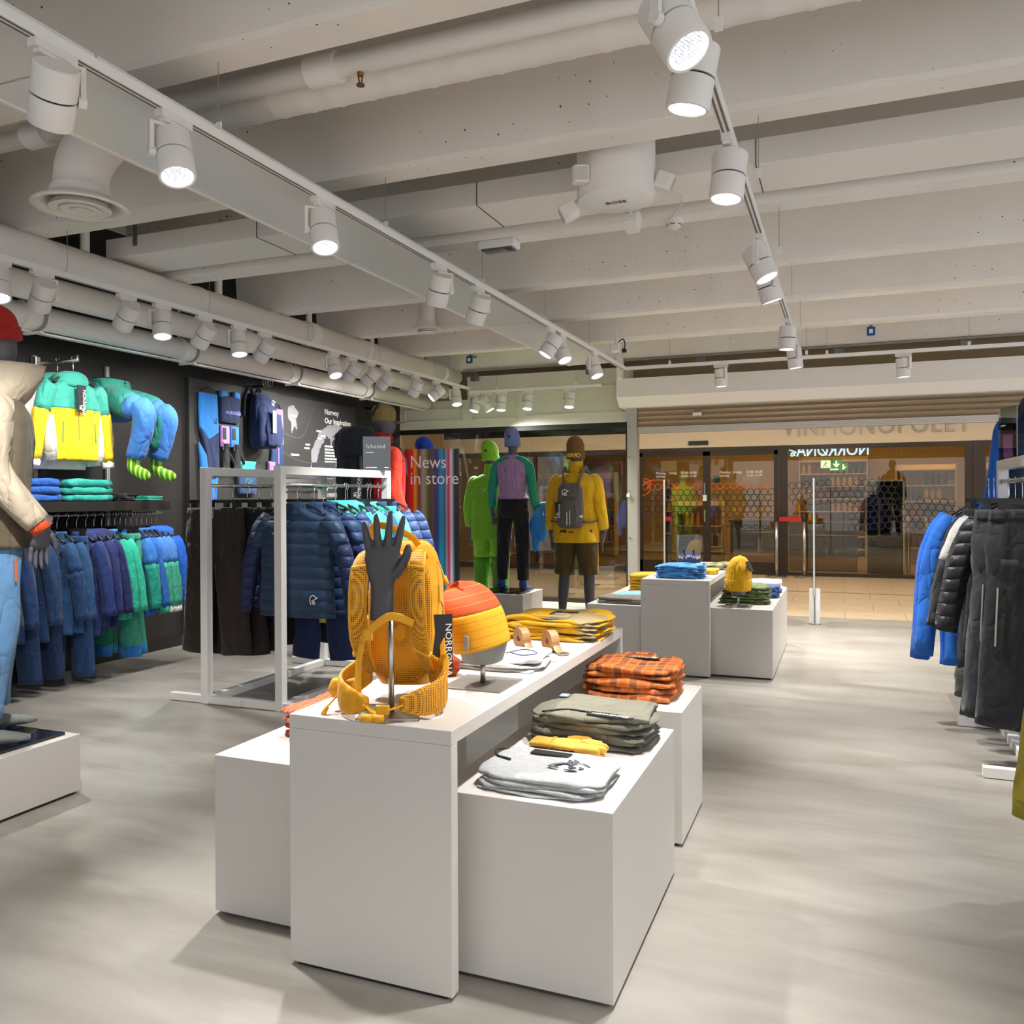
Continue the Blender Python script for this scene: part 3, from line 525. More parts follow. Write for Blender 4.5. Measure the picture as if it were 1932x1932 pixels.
for x, a, lab in ((-4.18, (-.15, -.35, -1), 'spotlight at the corner of the window track, tilted forward'), (-4.03, (.55, .1, -1), 'spotlight at the corner of the window track, tilted sideways'), (-3.84, (0, -.2, -1), 'spotlight over the green dressed mannequin'), (-3.5, (0, -.25, -1), 'spotlight over the mannequin with lilac back'), (-2.98, (0, -.25, -1), 'spotlight over the yellow jacket mannequin')): lamp(x, 9.36, 2.55, a, lab, 'spotlights on the window track', 1.2, alongx=True, ang=120)
for k, y in enumerate((.5, 2.6, 3.9, 5.2, 6.5, 7.6)): lamp(1.9, y, 2.6, ((-.7, .1, -1), (.6, 0, -1))[k % 2], 'added unseen white spotlight on the far right track, '+nth(k)+' counting from the front', 'added unseen spotlights on the far right track', 1.0)  # lamps added out of view to brighten the right side
# ---- other ceiling items
t = thing('ceiling_speaker', 'white round ceiling loudspeaker with four small satellite cubes', 'speaker', (-1.03, 4.0, 2.75))
ob('drum', MB().lathe([(.185, 0), (.19, .01), (.19, .62), (.18, .64)], 48), PWHITE, t, 40)
ob('cover', MB().lathe([(.182, .002), (.182, -.012), (.155, -.022), (.01, -.024)], 48), METALW, t, 30)
text('maker_name', 'BOSE', .045, frame((.055, -.0, -.0255), (-1, .15, 0), (0, 1, 0)).inverted() if False else frame((-.05, .0, -.0262), (1, .1, 0), (-.1, -1, 0)) @ Matrix.Identity(4), mat('dark print', '#55504a', .5), t)
for k, (dx, dy, dz, rz, rx) in enumerate([(-.13, -.17, .07, 3.5, -.15), (-.23, .0, -.03, 1.9, -.5), (.03, .2, -.05, -.1, -.5), (.22, .03, .06, -1.4, -.4)]):
    s_ = MB(); s_.loft([np.array([(x, y, z) for x, z in [(-.04+.01*(q == 2), -.04), (.04-.01*(q == 2), -.04), (.04-.01*(q == 2), .04), (-.04+.01*(q == 2), .04)]]) for q, y in ((0, -.03), (1, .03), (2, .055))])
    o = ob('satellite', s_, PWHITE, t, loc=(dx, dy, dz), rot=(rx, 0, rz), bevel=.006)
    ob('grille', bx(-.03, .03, .0545, .057, -.03, .03), mat('pale grille', '#c9c4be', .6), o)
    ob('stem', MB().cyl((dx, dy, dz), (dx*.75, dy*.75, .05), .008, n=8), PWHITE, t, True)
ob('cable', MB().sweep(curve([(.22, .08, .08), (.27, .3, .06), (.12, .72, .1)], 14), .005, 8), PWHITE, t, True)
t = thing('smoke_detector', 'white smoke detector on the rib beside the loudspeaker', 'detector', (-.91, 4.86, 2.89))
ob('base', MB().lathe([(.052, 0), (.052, -.018), (.048, -.022)], 28), METALW, t, 40); ob('chamber', MB().lathe([(.042, -.022), (.04, -.04), (.022, -.052), (.004, -.054)], 28), METALW, t, 50)
for a in range(6): ob('slot', bx(-.014, .014, -.0425, -.0405, -.034, -.03), GAPM, t, rot=(0, 0, a*PI/3))
t = thing('emergency_light', 'small white box luminaire on the rib beside the middle track', 'lamp', (-2.0, 4.85, 2.89)); ob('housing', bx(-.12, .12, -.06, .06, -.05, 0), METALW, t, bevel=.008); ob('lens', bx(-.1, .1, -.045, .045, -.06, -.05), glassmat('clear lens', '#dcdcdc', 1.5), t)
for k, (x, lab) in enumerate(((-4.26, 'small blue box on the last rib above the display window'), (.26, 'small blue box on the last rib above the shutter'))):
    t = thing('alarm_box', lab, 'alarm', (x, 9.37, 2.97), group='blue alarm boxes'); ob('case', bx(-.04, .04, -.02, .0, -.045, .045), mat('alarm blue', '#15559a', .4), t, bevel=.006); ob('button', bx(-.018, .018, -.026, -.02, -.022, .02), METALW, t, bevel=.003); ob('mount', bx(-.015, .015, -.01, .17, .045, .065), mat('galvanised', '#8c8d88', .4, .8), t)
t = thing('power_outlet', 'white outlet with black plug near the end of the middle track', 'outlet', (-2.05, 7.9, 2.72)); ob('socket', bx(-.05, .05, -.04, .04, -.04, .05), METALW, t, bevel=.015); ob('plug', bx(.07, .11, -.03, .01, -.05, -.01), BLACK, t, bevel=.008); ob('lead', MB().sweep(curve([(.03, -.02, .05), (.08, -.02, .08), (.1, -.02, .03), (.09, -.01, -.01)], 12), .006, 8), BLACK, t, True)
ob('stem', bx(-.01, .01, -.01, .01, .04, .17), METALW, t)
for (y, lab) in ((3.6, 'wire cage lamp bracket high on the black wall behind the red hat'), (6.7, 'wire cage on a black arm above the display board'), (8.9, 'wire cage on a black arm near the window corner')):
    t = thing('wire_cage', lab, 'bracket', (-5.2, y, 2.40)); ob('arm', MB().cyl((-.24, 0, -.02), (.05, 0, -.02), .014, n=8), BLACK, t, True)
    for dx in (-.03, .0, .03): ob('wire', MB().sweep(curve([(dx, -.03, .05), (dx, -.035, 0), (dx, 0, -.03), (dx, .035, 0), (dx, .03, .05)], 14), .005, 6, ref=(1, 0, 0)), STEEL, t, True)
# ================================================================ TABLES, PLINTHS, RACKS
def plinth(name, label, x0, x1, y0, y1, h, group=None, m=None):
    t = thing(name, label, 'plinth', ((x0+x1)/2, (y0+y1)/2, 0), 0, group); a, b = (x1-x0)/2, (y1-y0)/2
    ob('body', bx(-a, a, -b, b, .012, h), m or WHITE, t, bevel=.002); ob('base', bx(-a+.02, a-.02, -b+.02, b-.02, 0, .013), GAPM, t); return t
def utable(label, x0, x1, y0, y1, h, th=.038):
    t = thing('display_table', label, 'table', ((x0+x1)/2, (y0+y1)/2, 0), 0, 'tall white waterfall tables'); a, b = (x1-x0)/2, (y1-y0)/2
    ob('top', bx(-a, a, -b, b, h-th, h), WHITE, t, bevel=.002)
    for s in (-1, 1):
        y = -b if s < 0 else b-th
        ob('leg', bx(-a, a, y, y+th, .01, h-th), WHITE, t, bevel=.002); ob('foot', bx(-a+.02, a-.02, y+.008, y+th-.008, 0, .011), GAPM, t)
    return t
utable('tall white table carrying the yellow backpack and striped beanie', -1.44, -.94, 1.94, 3.73, .697)
plinth('display_plinth', 'low white plinth under the red plaid shirts, left of the front table', -1.83, -1.34, 2.087, 2.9, .498, 'low white plinths')
plinth('display_plinth', 'low white plinth with grey shirts and olive trousers, nearest', -1.045, -.546, 2.056, 2.873, .498, 'low white plinths')
plinth('display_plinth', 'low white plinth under the orange plaid shirts', -1.06, -.56, 3.10, 3.57, .498, 'low white plinths')
utable('tall white table carrying the poster and blue jackets, farther back', -1.385, -.89, 6.03, 7.75, .69)
plinth('display_plinth', 'low white plinth with the yellow ribbed beanie, right of the far table', -.97, -.47, 6.12, 7.7, .49, 'low white plinths')
plinth('display_plinth', 'low white plinth with grey trousers, left of the far table', -1.80, -1.31, 6.05, 7.5, .49, 'low white plinths')
pm5 = plinth('display_plinth', 'white plinth under the lilac and teal dressed mannequin', -3.52, -2.95, 7.72, 8.3, .32)
pm1 = plinth('display_plinth', 'white platform under the red hatted mannequin at left', -3.78, -3.143, 1.85, 2.738, .26)
def rack(label, x, y0, y1, h=1.49, w=.052, foot=(-.28, .28), group='white clothes racks', alongx=False):
    t = thing('clothes_rack', label, 'rack', (x, y0, 0), -PI/2 if alongx else 0, group); L = y1-y0; a = w/2
    for y in (0, L-w): ob('post', bx(-a, a, y, y+w, 0, h), METALW, t, bevel=.002)
    ob('top_bar', bx(-a, a, w, L-w, h-w, h), METALW, t, bevel=.002); ob('bottom_bar', bx(-a, a, w, L-w, .0, w*.9), METALW, t, bevel=.002)
    for y in (0, L-w): ob('foot', bx(foot[0], foot[1], y+.004, y+w-.004, .003, .05), METALW, t, bevel=.002)
    ob('rail', MB().cyl((0, w, h-.115), (0, L-w, h-.115), .0125, n=14), STEEL, t, True); return t
rack('white frame rack with the navy puffer jackets', -3.19, 4.195, 5.52)
rack('white frame rack with the brown trousers', -3.755, 4.193, 5.52)
rack('white frame rack standing crosswise behind the two others', -4.75, 6.3, 7.0, 1.46, alongx=True)
rack('white frame rack with black trousers at the right edge', .81, 4.345, 5.32, 1.48, foot=(-.225, .225))
# security antennas
for (x, y, lab) in ((-.28, 8.9, 'clear acrylic security antenna with white round foot beside the entrance'), (-1.75, 8.9, 'clear acrylic security antenna behind the poster')):
    t = thing('security_antenna', lab, 'antenna', (x, y, 0), group='security antennas'); ACR = glassmat('acrylic', '#eef2f2', 2.2)
    ob('foot', MB().lathe([(.052, .012), (.052, .355), (.048, .36)], 30), mat('frosted white', '#dfdedb', .3), t, 50); ob('base_ring', MB().lathe([(.056, 0), (.056, .014)], 30), STEEL, t, 50)
    ob('panel', bx(-.011, .011, -.17, .17, .30, 1.46), ACR, t, bevel=.003); ob('edge', bx(-.008, .008, -.176, -.17, .30, 1.46), mat('frosted edge', '#d8dcd8', .3), t)
    ob('core', bx(-.008, .008, -.055, -.05, .02, .32), mat('grey core', '#8f8f8d', .4), t)
# rainbow totem
tt = thing('sign_totem', 'tall striped rainbow totem reading News in store', 'sign', (-3.33, 6.5, 0), YAW-.02)
def rainbow():
    m = mat('rainbow stripes', '#ffffff', .45); nd, lk = nodes(m); b = nd['Principled BSDF']; tc = N(m, 'ShaderNodeTexCoord'); sp_ = N(m, 'ShaderNodeSeparateXYZ'); lk.new(tc.outputs['Object'], sp_.inputs[0])
    r = N(m, 'ShaderNodeMapRange'); r.inputs[1].default_value = -.225; r.inputs[2].default_value = .225; lk.new(sp_.outputs[0], r.inputs[0])
    cr = N(m, 'ShaderNodeValToRGB'); e = cr.color_ramp.elements; cols = [(0, '#6e0f14'), (.05, '#a31219'), (.10, '#d3141b'), (.16, '#dc2a10'), (.19, '#f0a10c'), (.225, '#e0900e'), (.26, '#6b4a33'), (.30, '#7a5a45'), (.34, '#a2988f'), (.385, '#9a9a92'), (.42, '#6c8b33'), (.46, '#4a5a2a'), (.50, '#5c4238'), (.54, '#6d4a40'), (.58, '#2c3f7a'), (.64, '#24477f'), (.67, '#1c86c9'), (.72, '#1d93cf'), (.75, '#23787a'), (.78, '#2f7f6d'), (.80, '#b38fc4'), (.835, '#c23a66'), (.855, '#c9205a'), (.875, '#c9b9c6'), (.90, '#d9d9dc'), (.925, '#9a9aa3'), (.95, '#2b3553'), (.975, '#171c2c'), (1, '#10131c')]
    e[0].position = 0; e[0].color = lin(cols[0][1]); e[1].position = 1; e[1].color = lin(cols[-1][1])
    for p, c in cols[1:-1]: q = e.new(p); q.color = lin(c)
    lk.new(r.outputs[0], cr.inputs[0]); lk.new(cr.outputs[0], b.inputs['Base Color']); return m
ob('panel', bx(-.225, .225, -.03, .03, 0, 1.71), rainbow(), tt, bevel=.003); ob('side', bx(.225, .243, -.03, .03, 0, 1.712), mat('dark green edge', '#16241a', .4), tt)
for s, z in (('News', 1.545), ('in store', 1.405)): text('lettering', s, .155, frame((-.18, -.0315, z), (1, 0, 0), (0, 0, 1)), TEXTW, tt, ex=.001, sx=.87)
def signholder(label, loc, rz, w, h, paper, lines, top=None):
    t = thing('sign_holder', label, 'sign', loc, rz); ob('acrylic', bx(-w/2, w/2, -.012, -.009, 0, h), glassmat('acrylic', '#eef2f2', 2.2), t); ob('sheet', bx(-w/2+.004, w/2-.004, -.008, -.004, .004, h-.004), paper, t)
    ob('foot', bx(-w/2, w/2, -.012, .05, -.0, .004), glassmat('acrylic', '#eef2f2', 2.2), t)
    for (s, x, z, sz, mt) in lines:
      if s is None: ob('print_line', bx(x, x+sz, -.0128, -.0122, z, z+.007), mt, t)
      else: text('print', s, sz, frame((x, -.0125, z), (1, 0, 0), (0, 0, 1)), mt, t, ex=.0003)
    return t
NV = mat('navy sheet', '#232c40', .5); GT = mat('grey print', '#6a707a', .6)
signholder('clear sign holder with navy falketind card on the puffer jacket rack', (-3.19, 5.36, 1.49), .5, .2, .25, NV, [('falketind', -.08, .165, .042, TEXTW), (None, -.08, .13, .06, TEXTW), (None, -.08, .02, .08, TEXTW), (None, .055, .02, .03, TEXTW)])
signholder('small navy card sign behind the racks', (-4.3, 6.32, 1.46), .35, .22, .15, NV, [(None, -.08, .10, .06, TEXTW)])
signholder('clear sign holder standing on the right hand rack', (.82, 5.14, 1.48), -1.3, .2, .28, mat('grey photo sheet', '#b3afa8', .5), [(None, -.07, .18, .05, TEXTW)])
t = signholder('white poster sign reading Premium Outdoor Products on the far table', (-1.25, 7.29, .69), .3, .2, .27, mat('pale lilac paper', '#cfcfdd', .6), [('Premium', -.085, .225, .022, GT), ('Outdoor', -.085, .2, .022, GT), ('Products', -.085, .175, .022, GT)])
for zz, c, amp in ((.115, '#6d7fae', .018), (.085, '#cfd3e2', .012), (.07, '#33477f', .02), (.04, '#22315f', .012)):
    xs = np.linspace(-.096, .096, 15); random.seed(int(zz*1000)); poly = [(x, zz+random.uniform(-amp, amp)) for x in xs]+[(.096, .006), (-.096, .006)]
    g = MB(); g.prism(poly, .0, .0004+.0002*(.12-zz)*10, frame((0, -.0122, 0), (1, 0, 0), (0, 0, 1))); ob('landscape', g, mat('print '+c, c, .6), t)
for x in (-.04, .04):
    g = MB(); M4 = frame((x, -.0135, .07), (1, 0, 0), (0, 0, 1))
    for poly in ([(-.006, .035), (.006, .035), (.006, .06), (-.006, .06)], [(-.004, .06), (.004, .06), (.004, .07), (-.004, .07)], [(-.011, .04), (-.006, .04), (-.006, .06), (-.012, .058)], [(-.006, .036), (0, .036), (-.014, .0), (-.02, .0)], [(0, .036), (.006, .036), (.016, .0), (.01, .0)]): g.prism(poly, 0, .0004, M4)
    ob('walker', g, mat('print dark', '#1b2233', .6), t)
# ---------------------------------------------------------------- boards on the black wall
t = thing('display_board', 'dark grey board on the wall holding folded clothes and backpack', 'board', (0, 0, 0)); ob('panel', bx(-5.449, -5.405, 5.87, 7.14, .1, 2.37), PANEL, t, bevel=.003)
mp = thing('map_board', 'dark wall board with grey map of Norway and white text', 'board', (0, 0, 0)); ob('panel', bx(-5.449, -5.42, 7.16, 8.62, .1, 2.36), PANEL, mp, bevel=.003)
WM = lambda y, z: frame((-5.4185, y, z), (0, 1, 0), (0, 0, 1))    # +y to the right on the wall
text('lettering', 'Norway', .085, WM(7.98, 2.23), TEXTW, mp, ex=.0004, bold=.002); text('lettering', 'Our Inspiration', .085, WM(7.98, 2.13), TEXTW, mp, ex=.0004, bold=.002)
MAPG = mat('map grey', '#8f8a90', .6)
def land(pts, name='map'):
    g = MB(); g.prism(pts, 0, .0006, frame((-5.4194, 0, 0), (0, 1, 0), (0, 0, 1))); ob(name, g, MAPG, mp)
random.seed(9)
def jag(pts, n=4, a=.018):
    out = []
    for i in range(len(pts)):
        p, q = pts[i], pts[(i+1) % len(pts)]
        for k in range(n): out.append((lerp(p[0], q[0], k/n)+(random.uniform(-a, a) if k else 0), lerp(p[1], q[1], k/n)+(random.uniform(-a, a) if k else 0)))
    return out
land(jag([(7.32, 2.25), (7.42, 2.27), (7.5, 2.2), (7.45, 2.12), (7.47, 2.02), (7.42, 2.05), (7.38, 1.97), (7.36, 2.1), (7.31, 2.14)], 3, .01))
land(jag([(7.66, 1.40), (7.75, 1.40), (7.78, 1.58), (7.84, 1.72), (7.88, 1.84), (7.95, 1.90), (8.0, 1.98), (8.08, 1.96), (8.1, 1.86), (8.18, 2.0), (8.26, 1.98), (8.28, 1.9), (8.36, 2.02), (8.38, 2.1), (8.22, 2.13), (8.1, 2.12), (7.98, 2.08), (7.88, 2.02), (7.8, 1.92), (7.72, 1.8), (7.72, 1.65), (7.66, 1.52)], 4, .014))
LN = mat('map line', '#6e6c69', .6)
for pts in ([(7.2, 1.97), (7.55, 1.95), (7.78, 2.28)], [(7.18, 1.78), (7.5, 1.69), (7.85, 1.665), (8.3, 1.70)]):
    ob('line', MB().sweep(curve([(-5.4185, y, z) for y, z in pts], 16), [(.002, .0006)]*16, 4, ref=(1, 0, 0)), LN, mp)
for (y, z, w_) in ((7.37, 2.15, .1), (7.82, 2.02, .09), (7.9, 1.97, .09), (7.84, 1.94, .08), (7.62, 1.86, .08), (7.6, 1.82, .09), (7.36, 1.74, .14)):
    ob('place_label', bx(-5.42, -5.4183, y, y+w_, z, z+.018), TEXTW, mp)
for k in range(8): ob('text_line', bx(-5.42, -5.4184, 7.98, 7.98+(.40, .42, .39, .43, .41, .42, .36, .24)[k], 1.86-.035*k, 1.878-.035*k), TEXTW, mp)
for c in (0, 1):
    for k in range(9): ob('text_block', bx(-5.42, -5.4186, 7.98+.22*c, 8.13+.22*c+.02*((k*7) % 3), 1.49-.095*k, 1.545-.095*k), mat('text grey', '#8a8986', .7), mp)
# shelf with rail on the left wall
t = thing('wall_shelf', 'thick black shelf on the wall with a hanging rail below', 'shelf', (0, 0, 0)); ob('board', bx(-5.45, -5.02, 3.3, 5.24, 1.205, 1.275), mat('black shelf', '#2b2825', .4), t, bevel=.002)
ob('rail', MB().cyl((-5.14, 3.3, 1.178), (-5.14, 5.27, 1.178), .0125, n=14), STEEL, t, True)
for y in (4.0, 4.95): ob('rail_bracket', bx(-5.15, -5.13, y, y+.02, 1.15, 1.21), STEEL, t)
for (y, z0, z1, lab) in ((4.36, .1, 2.33, 'steel wall upright behind the yellow hoodie'), (5.0, .1, 2.34, 'steel wall upright behind the green blue trousers')):
    t = thing('wall_upright', lab, 'upright', (-5.44, y, 0), group='steel wall uprights'); ob('channel', MB().box(0, .022, -.014, -.009, z0, z1).box(0, .022, .009, .014, z0, z1).box(0, .012, -.009, .009, z0, z1), mat('satin alu', '#c9c7c2', .35, .5), t)
t = thing('face_out_arm', 'steel face-out arm holding the yellow teal hoodie', 'hook', (-5.42, 4.36, 2.27)); ob('arm', MB().cyl((0, 0, 0), (.42, 0, .0), .013, n=14), STEEL, t, True); ob('collar', bx(-.005, .03, -.02, .02, -.06, .05), STEEL, t, bevel=.004); ob('end_stop', MB().cyl((.41, 0, -.012), (.41, 0, .035), .011, n=12), STEEL, t, True)
# ================================================================ GARMENTS
HANG = mat('black hanger', '#1f1f20', .45); TAGM = mat('tag black', '#1b1b1c', .5)
def wobf(seed, a, k1=5, k2=9):
    r = random.Random(seed); p = [r.uniform(0, 6.28) for _ in range(4)]
    return lambda th, t: a*(np.sin(k1*th+p[0]+4*t)+.7*np.sin(k2*th+p[1]-6*t)+.5*np.sin(3*th+p[2]+9*t)*math.sin(11*t+p[3]))
def rings_z(tab, n, wob=None, p=2.5, N_=20, quilt=0, cy=0.0, bend=0.0):
    """rings from table rows (z, half width, half depth, centre x, centre y)"""
    z0, z1 = tab[0][0], tab[-1][0]; th = np.linspace(0, 2*PI, n, endpoint=False); out = []
    order = sorted(tab, key=lambda r: r[0])
    for i in range(N_):
        t = i/(N_-1); z = lerp(z0, z1, t); a, b, cx, cyy = interp(order, z)
        ct, st = np.cos(th), np.sin(th); x = np.sign(ct)*np.abs(ct)**(2/p); y = np.sign(st)*np.abs(st)**(2/p)
        k = np.ones(n) if wob is None else 1+wob(th, t)
        q = 1.0
        if quilt: q = .86+.2*abs(math.sin(PI*(z)/quilt))**.6
        out.append(np.stack([cx+a*x*(1+(k-1)*.4), cyy+cy+b*y*k*q, np.full(n, z)], 1))
    return out
def hanger(parent, w, drop=.11, clips=None):
    g = MB(); g.sweep(curve([(0, 0, -drop), (0, 0, -.045), (0, .006, -.03), (0, .016, -.012), (0, .014, .008), (0, 0, .0145), (0, -.014, .006), (0, -.015, -.006)], 18), .0022, 6, ref=(1, 0, 0))
    h = ob('hanger', MB().sweep(curve([(-w, 0, -drop-.075), (-w*.6, 0, -drop-.03), (0, 0, -drop), (w*.6, 0, -drop-.03), (w, 0, -drop-.075)], 14), [(.008, .014)]*14, 8, ref=(0, 1, 0)) if clips is None else bx(-w, w, -.006, .006, -drop-.012, -drop+.008), HANG, parent, True if clips is None else False)
    ob('hook', g, CHROME, h, True)
    if clips:
        for x in (-w*.8, w*.8): ob('clip', MB().box(x-.014, x+.014, -.016, .016, -drop-.06, -drop-.005), HANG, h)
    return h
def hangtag(parent, loc, rz=0, s=1.0, word=True, tilt=0.0):
    o = ob('price_tag', bx(-.028*s, .028*s, -.002, .002, -.14*s, 0), TAGM, parent, loc=loc, rot=(tilt, 0, rz))
    if word:
        text('tag_print', 'NORRØNA', .026*s, frame((.008*s, -.0024, -.022*s), (0, 0, -1), (1, 0, 0)) , TEXTW, o, ex=.0002); emblem(o, frame((0, -.0026, -.12*s), (0, 0, -1), (1, 0, 0)), .028*s, TEXTW, 'tag_emblem')
    return o
def jacket(label, loc, rz, W=.46, L=.66, T=.11, c='#24406b', yoke=None, sl=None, lo=None, cuff=None, hem=None, quilt=0, hood=0, SL=.60, seed=0, out=.10, group=None, name='jacket', hang=True, low=.55, side=None, back=0, m=None, swing=0.0):
    t = thing(name, label, 'jacket' if name != 'shirt' else 'shirt', loc, rz, group); Q = (lambda h: quiltcloth(h, quilt)) if quilt else cloth; mc = m or Q(c); wb = wobf(seed, .075 if not quilt else .03)
    s0 = -.155; hw = W/2; zb = s0-L
    tab = [(zb, hw*.97, T*.50, 0, 0), (zb+.10, hw*.96, T*.55, 0, 0), (s0-.40, hw*.93, T*.52, 0, 0), (s0-.22, hw*.95, T*.5, 0, 0), (s0-.12, hw*.93, T*.45, 0, 0), (s0-.055, hw*.80, T*.36, 0, 0), (s0-.02, hw*.42, T*.36, 0, 0), (s0+.012, .065, T*.40, 0, 0)]
    ysp = s0-.20
    R = rings_z(tab, 44, wb, 2.6, 40, 0)
    if yoke:
        k = [i for i, r in enumerate(R) if r[0][2] <= ysp][-1]
        ob('body', MB().loft(R[:k+1]), mc, t, True); ob('yoke', MB().loft(R[k:]), cloth(yoke), t, True)
    else: ob('body', MB().loft(R), mc, t, True)
    if hem: ob('hem', MB().loft(rings_z([(zb-.012, hw*.94, T*.5, 0, 0), (zb+.05, hw*.985, T*.585, 0, 0)], 28, wb, 2.6, 5)), cloth(hem), t, True)
    if side:
        for s in (-1, 1): ob('side_panel', MB().sweep([(s*hw*.86, 0, s0-.26), (s*hw*.86, 0, s0-.42), (s*hw*.86, 0, zb-.004)], [(hw*.05, T*.4), (hw*.15, T*.56), (hw*.17, T*.57)], 14), cloth(side), t, True)
    rsl = random.Random(seed+77)
    for s in (-1, 1):
        dy = rsl.uniform(-.02, .02)+swing
        P = curve([(s*(hw*.72), 0, s0-.065), (s*(hw*.95), 0, s0-.125), (s*(hw+out*.55), dy*.5, s0-.32), (s*(hw+out), dy, s0-SL)], 18)
        ra = [lerp(.07, .048, i/17)*(1 if i else .75) for i in range(18)]; rb = [lerp(T*.45, .036, i/17)*(1 if i else .7) for i in range(18)]
        if quilt and 0: ra = [a*(.88+.18*abs(math.sin(PI*i/2.2))) for i, a in enumerate(ra)]; rb = [a*(.9+.2*abs(math.sin(PI*i/2.2))) for i, a in enumerate(rb)]
        w2 = wobf(seed+s+3, .10)
        msl = Q(sl) if sl else mc
        if lo:
            k = int(18*low); ob('sleeve', MB().sweep(P[:k+1], list(zip(ra, rb))[:k+1], 14, wob=w2), msl, t, True); ob('lower_sleeve', MB().sweep(P[k:], list(zip(ra, rb))[k:], 14, wob=w2), Q(lo), t, True)
        else: ob('sleeve', MB().sweep(P, list(zip(ra, rb)), 14, wob=w2), msl, t, True)
        if cuff: e = P[-1]; d = P[-1]-P[-2]; d /= np.linalg.norm(d); ob('cuff', MB().sweep([e-d*.005, e+d*.03, e+d*.045], [(.046, .036), (.044, .034), (.042, .032)], 12), cloth(cuff), t, True)
    cc = cloth(yoke or c) if not m else mc
    if hood:
        g = MB(); g.loft(rings_z([(s0-.05, .10, .07, 0, .01), (s0-.02, .125, .09, 0, .03), (s0+.03, .115, .085, 0, .03), (s0+.055, .06, .05, 0, .02)], 20, wobf(seed+5, .08), 2.2, 8)); ob('hood', g, cc, t, True)
    else:
        g = MB(); g.loft(rings_z([(s0-.03, .082, .055, 0, 0), (s0+.0, .078, .05, 0, 0), (s0+.045, .072, .046, 0, 0)], 18, wobf(seed+5, .03), 2.2, 6)); ob('collar', g, cc, t, True)
    if hang: hanger(t, hw*.72)
    return t
def pants(label, loc, rz, W=.42, L=1.0, c='#2a2320', low=None, frac=.55, cuff=None, T=.085, seed=0, group=None, gap=.05, hang=True, knee=None, spread=.04, name='trousers', zip_=None, legw=.098):
    t = thing(name, label, 'trousers', loc, rz, group); mc = cloth(c); s0 = -.15; hw = W/2; wb = wobf(seed, .05)
    tab = [(s0, hw*.93, T*.40, 0, 0), (s0-.05, hw*.95, T*.42, 0, 0), (s0-.16, hw*1.02, T*.52, 0, 0), (s0-.27, hw*1.0, T*.50, 0, 0), (s0-.36, hw*.90, T*.26, 0, 0)]
    ob('hips', MB().loft(rings_z(tab[::-1], 28, wb, 2.8, 12)), mc, t, True)
    ob('waistband', MB().loft(rings_z([(s0-.045, hw*.96, T*.45, 0, 0), (s0+.006, hw*.945, T*.43, 0, 0)], 28, None, 2.8, 4)), mc, t, True)
    for s in (-1, 1):
        P = curve([(s*hw*.48, 0, s0-.22), (s*hw*.51, 0, s0-.40), (s*(hw*.52+spread*.5), 0, s0-.68), (s*(hw*.52+spread), .004, s0-L)], 18)
        rad = [(lerp(hw*.50, legw, min(1, i/10)), lerp(T*.50, T*.45, i/17)) for i in range(18)]; w2 = wobf(seed+s+9, .06); k = int(18*frac)
        if low: ob('leg', MB().sweep(P[:k+1], rad[:k+1], 16, wob=w2), mc, t, True); ob('lower_leg', MB().sweep(P[k:], rad[k:], 16, wob=w2), cloth(low), t, True)
        else: ob('leg', MB().sweep(P, rad, 16, wob=w2), mc, t, True)
        if knee: ob('knee_patch', MB().sweep(P[6:12], [(a*1.03, b*1.06) for a, b in rad[6:12]], 16, wob=w2), cloth(knee), t, True)
        if cuff: ob('cuff', MB().sweep(P[-3:], [(a*1.03, b*1.06) for a, b in rad[-3:]], 16), cloth(cuff), t, True)
        if zip_: ob('zip', MB().sweep([(s*hw*.8, -T*.5, s0-.35), (s*hw*.85, -T*.5, s0-.62)], .004, 6), mat('zip '+zip_, zip_, .3, .6), t)
    ob('label_patch', bx(-.02, .02, -T*.45, -T*.42, s0-.06, s0-.01), mat('grey label', '#9a9a9a', .6), t)
    if hang: hanger(t, hw*.9, .10, True)
    return t
# ---- rack 1: navy puffers etc (rail x -3.19, z 1.32); garment plane across the rail
RZ1 = 1.377
def back_mark(t, x, z, y, s=.05):
    emblem(t, frame((x, y, z), (1, 0, 0), (0, 0, 1)), s, TEXTW)
G1 = 'jackets and trousers on the puffer rack'
j = jacket('navy blue quilted puffer jacket, nearest on its rack, seen from behind', (-3.15, 4.34, RZ1), 0, .56, .66, .13, '#27415f', quilt=.07, sl='#27415f', lo='#1d2c57', low=.5, seed=11, SL=.64, out=.13, group=G1)
emblem(j, frame((.17, -.08, -.70), (1, 0, 0), (0, 0, 1)), .055, TEXTW)
jacket('navy quilted puffer jacket hanging second on the puffer rack', (-3.11, 4.46, RZ1), .03, .56, .65, .12, '#23406a', quilt=.07, lo='#1b2d63', low=.5, seed=12, SL=.63, out=.12, group=G1)
jacket('navy quilted puffer jacket hanging third on the puffer rack', (-3.09, 4.57, RZ1), .05, .56, .64, .12, '#203f70', quilt=.07, lo='#1a2f68', low=.5, seed=13, SL=.63, out=.12, group=G1)
jacket('teal jacket with yellow hem on the puffer rack, fourth from the front', (-3.10, 4.68, RZ1), .05, .54, .73, .11, '#39b3a2', hem='#e6cf14', sl='#39b3a2', lo='#1f8f83', low=.5, hood=1, seed=14, group=G1)
jacket('plain teal hooded jacket on the puffer rack, fifth from the front', (-3.08, 4.77, RZ1), .06, .54, .74, .11, '#43bba8', hood=1, seed=15, lo='#2b9a8c', group=G1)
pants('navy trousers clipped behind the teal jackets on the puffer rack', (-3.13, 4.87, RZ1), .02, .42, .92, '#28406e', seed=16, group=G1)
